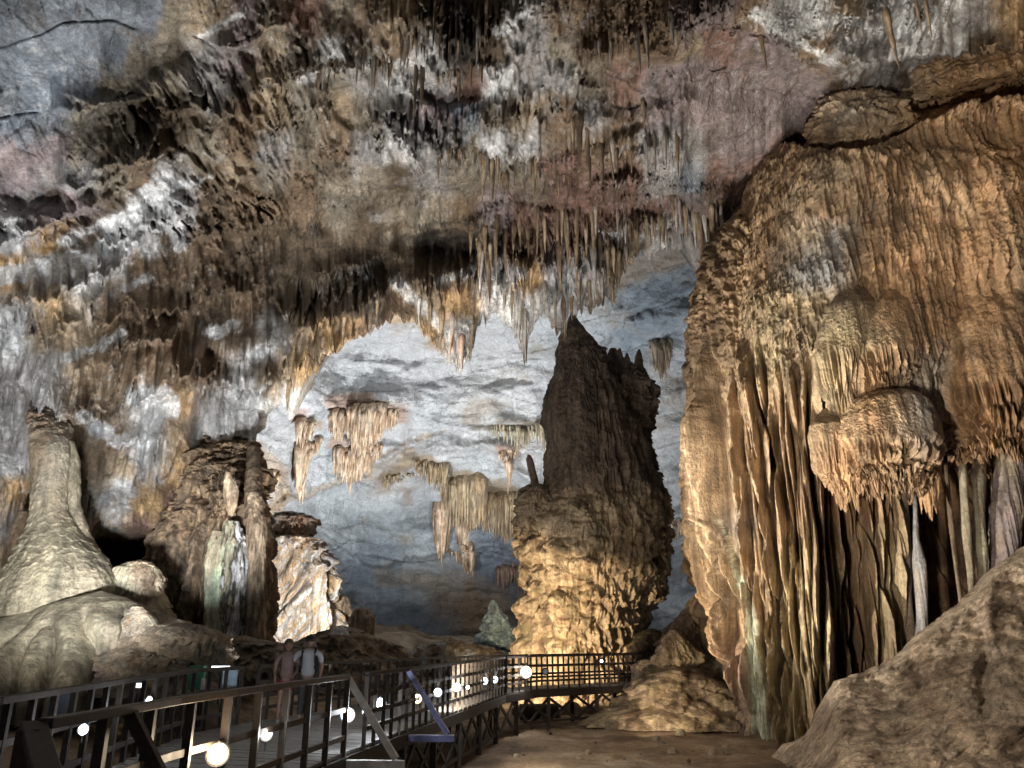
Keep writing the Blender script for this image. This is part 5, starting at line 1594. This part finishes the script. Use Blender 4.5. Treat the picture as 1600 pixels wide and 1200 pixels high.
SKIN = plain('skin', (.24, .14, .10), .5, noise_=.1)
HAIR = plain('dark_hair', (.03, .02, .016), .5)
BCAP = plain('black_cloth', (.012, .012, .014), .8)
GREYT = plain('grey_cloth', (.30, .30, .32), .85, noise_=.1)
DARKC = plain('dark_trousers', (.035, .035, .04), .85)
REDC = plain('red_cloth', (.30, .02, .05), .8)
ROSEC = plain('rose_cloth', (.20, .13, .12), .85)
SHOE = plain('shoe', (.25, .25, .26), .6)


def figure(loc, rz, h, label, top, topmat, legmat, longlegs, female=False, armL=None, armR=None):
    o = empty('person', loc, rz)
    thing(o, label, 'person')
    k = h / 1.72
    sh = .185 if not female else .16
    S = lambda x, y, z, *r: (x * k, y * k, z * k, *[q * k for q in r])
    L_ = armL or [(sh + .05, 0, 1.36), (sh + .10, .02, 1.10), (sh + .07, -.06, .86)]
    R_ = armR or [(-sh - .05, 0, 1.36), (-sh - .10, .02, 1.10), (-sh - .07, -.06, .86)]
    pts = [S(0, .0, .95, .06, .05), S(0, .0, 1.12, .09, .07), S(0, 0, 1.30, .12, .09), S(0, .01, 1.42, .07, .06), S(0, 0, 1.50, .048, .05),
           S(.08, 0, .86, .07), S(.095, -.01, .50, .055), S(.10, .02, .10, .036), S(.10, -.10, .04, .032),
           S(-.08, 0, .86, .07), S(-.10, -.01, .50, .055), S(-.11, .02, .10, .036), S(-.12, -.10, .04, .032)]
    ed = [(0, 1), (1, 2), (2, 3), (3, 4), (0, 5), (5, 6), (6, 7), (7, 8), (0, 9), (9, 10), (10, 11), (11, 12)]
    for arm in (L_, R_):
        b = len(pts)
        pts += [S(*arm[0], .048), S(*arm[1], .036), S(*arm[2], .025)]
        hd = (Vector(arm[2]) - Vector(arm[1])).normalized()
        q = Vector(arm[2]) + hd * .07
        pts += [S(*q, .03, .016)]
        ed += [(3, b), (b, b + 1), (b + 1, b + 2), (b + 2, b + 3)]
        s_ = 1 if arm[0][0] > 0 else -1
        for j in range(4):
            f = q + hd * (.075 + .012 * (j in (1, 2))) + Vector((0, -.03 + .02 * j, 0)) + Vector((-s_ * .012, 0, 0))
            pts.append(S(*f, .0085))
            ed.append((b + 3, len(pts) - 1))
        th = q + hd * .02 + Vector((0, -.055, 0))
        pts.append(S(*th, .009))
        ed.append((b + 3, len(pts) - 1))
    body = skin('body', pts, ed, SKIN, o)
    hb = bmesh.new()
    bmesh.ops.create_icosphere(hb, subdivisions=4, radius=1)
    for v in hb.verts:
        x, y, z = v.co
        w_ = .074 * (1 - .18 * max(0, -z))
        v.co = Vector((x * w_, y * .09, z * .112))
        if y < -.3:
            nose = math.exp(-(x / .16) ** 2 - ((z + .12) / .16) ** 2)
            v.co.y -= .022 * nose
            for e in (-.36, .36):
                v.co.y += .010 * math.exp(-((x - e) / .18) ** 2 - ((z - .08) / .13) ** 2)
            v.co.y -= .006 * math.exp(-(x / .35) ** 2 - ((z + .48) / .07) ** 2)
            v.co.y -= .006 * math.exp(-(x / .3) ** 2 - ((z + .85) / .18) ** 2)
        for e in (-1, 1):
            v.co.x += e * .014 * math.exp(-((x - e) / .12) ** 2 - ((z + .05) / .28) ** 2 - (y / .25) ** 2)
        v.co = (v.co + Vector((0, -.015, 1.61))) * k
    me = bpy.data.meshes.new('head')
    hb.to_mesh(me)
    hb.free()
    me.materials.append(SKIN)
    me.polygons.foreach_set('use_smooth', [True] * len(me.polygons))
    link('head', me, o, True)
    fz = .03
    for e in (-1, 1):
        MB().ball(Vector((e * .027, -.098, 1.622)) * k, .009 * k, 2).build('eye', BCAP, o, shade=True, local=True)
    # shirt and lower garment follow the same joints, a little wider
    sp = [S(0, 0, .88, .19, .155), S(0, 0, 1.12, .14, .11), S(0, 0, 1.30, .16, .12), S(0, .01, 1.415, .085, .075)]
    se = [(0, 1), (1, 2), (2, 3)]
    for arm in (L_, R_):
        b = len(sp)
        m_ = Vector(arm[0]).lerp(Vector(arm[1]), .75)
        sp += [S(*arm[0], .068), S(*m_, .058)]
        se += [(3, b), (b, b + 1)]
    skin(top, sp, se, topmat, o)
    lp = [S(0, 0, .99, .17, .14)]
    le = []
    for s_ in (-1, 1):
        b = len(lp)
        lp += [S(s_ * .09, 0, .86, .10)]
        le += [(0, b)]
        if longlegs:
            lp += [S(s_ * .097, -.01, .50, .074), S(s_ * .10, .02, .14, .055)]
            le += [(b, b + 1), (b + 1, b + 2)]
        else:
            lp += [S(s_ * .095, -.005, .66, .09)]
            le += [(b, b + 1)]
    skin('trousers' if longlegs else 'shorts', lp, le, legmat, o)
    for s_ in (-1, 1):
        MB().ball(Vector((s_ * .11, -.05, .05)) * k, .07 * k, 3, (.75, 1.75, .72)).build('shoe', SHOE, o, shade=True, local=True)
    return o, k


man, k = figure((-4.36, 17.5, DECK), .15, 1.73, 'person in a grey T-shirt, dark trousers and black cap with a backpack on the boardwalk', 'shirt', GREYT, DARKC, True,
                armR=[(-.23, 0, 1.37), (-.36, .05, 1.16), (-.46, .02, 1.30)])
cp = MB()
cp.ball(Vector((0, 0, 1.655)) * k, .112 * k, 3, (.9, 1.02, .82))
cp.box(Vector((0, -.12, 1.655)) * k, (.14, .10, .012), Matrix.Rotation(-.15, 3, 'X'), .004)
cp.build('cap', BCAP, man, shade=True, local=True)
hairm = MB()
hairm.ball(Vector((0, .025, 1.61)) * k, .092 * k, 3, (.95, .85, .95))
hairm.build('hair', HAIR, man, shade=True, local=True)
bpk = empty('backpack', (-4.36, 17.5, DECK), .15)
thing(bpk, 'black backpack worn by the person in the grey T-shirt', 'backpack')
b_ = MB()
b_.box((.04, .21, 1.19), (.36, .18, .46), None, .05)
b_.box((.04, .32, 1.10), (.26, .07, .24), None, .03)
b_.build('bag', BCAP, bpk, local=True)
for s_ in (-1, 1):
    q = MB()
    pl = [(s_ * .13, .14, 1.40), (s_ * .125, .02, 1.475), (s_ * .13, -.10, 1.40), (s_ * .135, -.135, 1.26), (s_ * .15, -.12, 1.12), (s_ * .18, .02, 1.02), (s_ * .15, .14, .99)]
    for a, b in zip(pl, pl[1:]):
        q.bar(a, b, .055, .02)
    q.build('strap', BCAP, bpk, local=True)
wom, k = figure((-4.80, 17.45, DECK), .3, 1.64, 'person with brown hair in a rose grey top and red shorts beside the capped one', 'top', ROSEC, REDC, False, True,
                armL=[(.2, 0, 1.36), (.27, .06, 1.12), (.16, .12, .96)])
hh = MB()
hh.ball(Vector((0, .015, 1.665)) * k, .108 * k, 3, (.95, .98, .95))
hh.ball(Vector((0, .05, 1.54)) * k, .09 * k, 3, (1.2, .7, 1.6))
hh.build('hair', plain('brown_hair', (.07, .04, .025), .5), wom, shade=True, local=True)
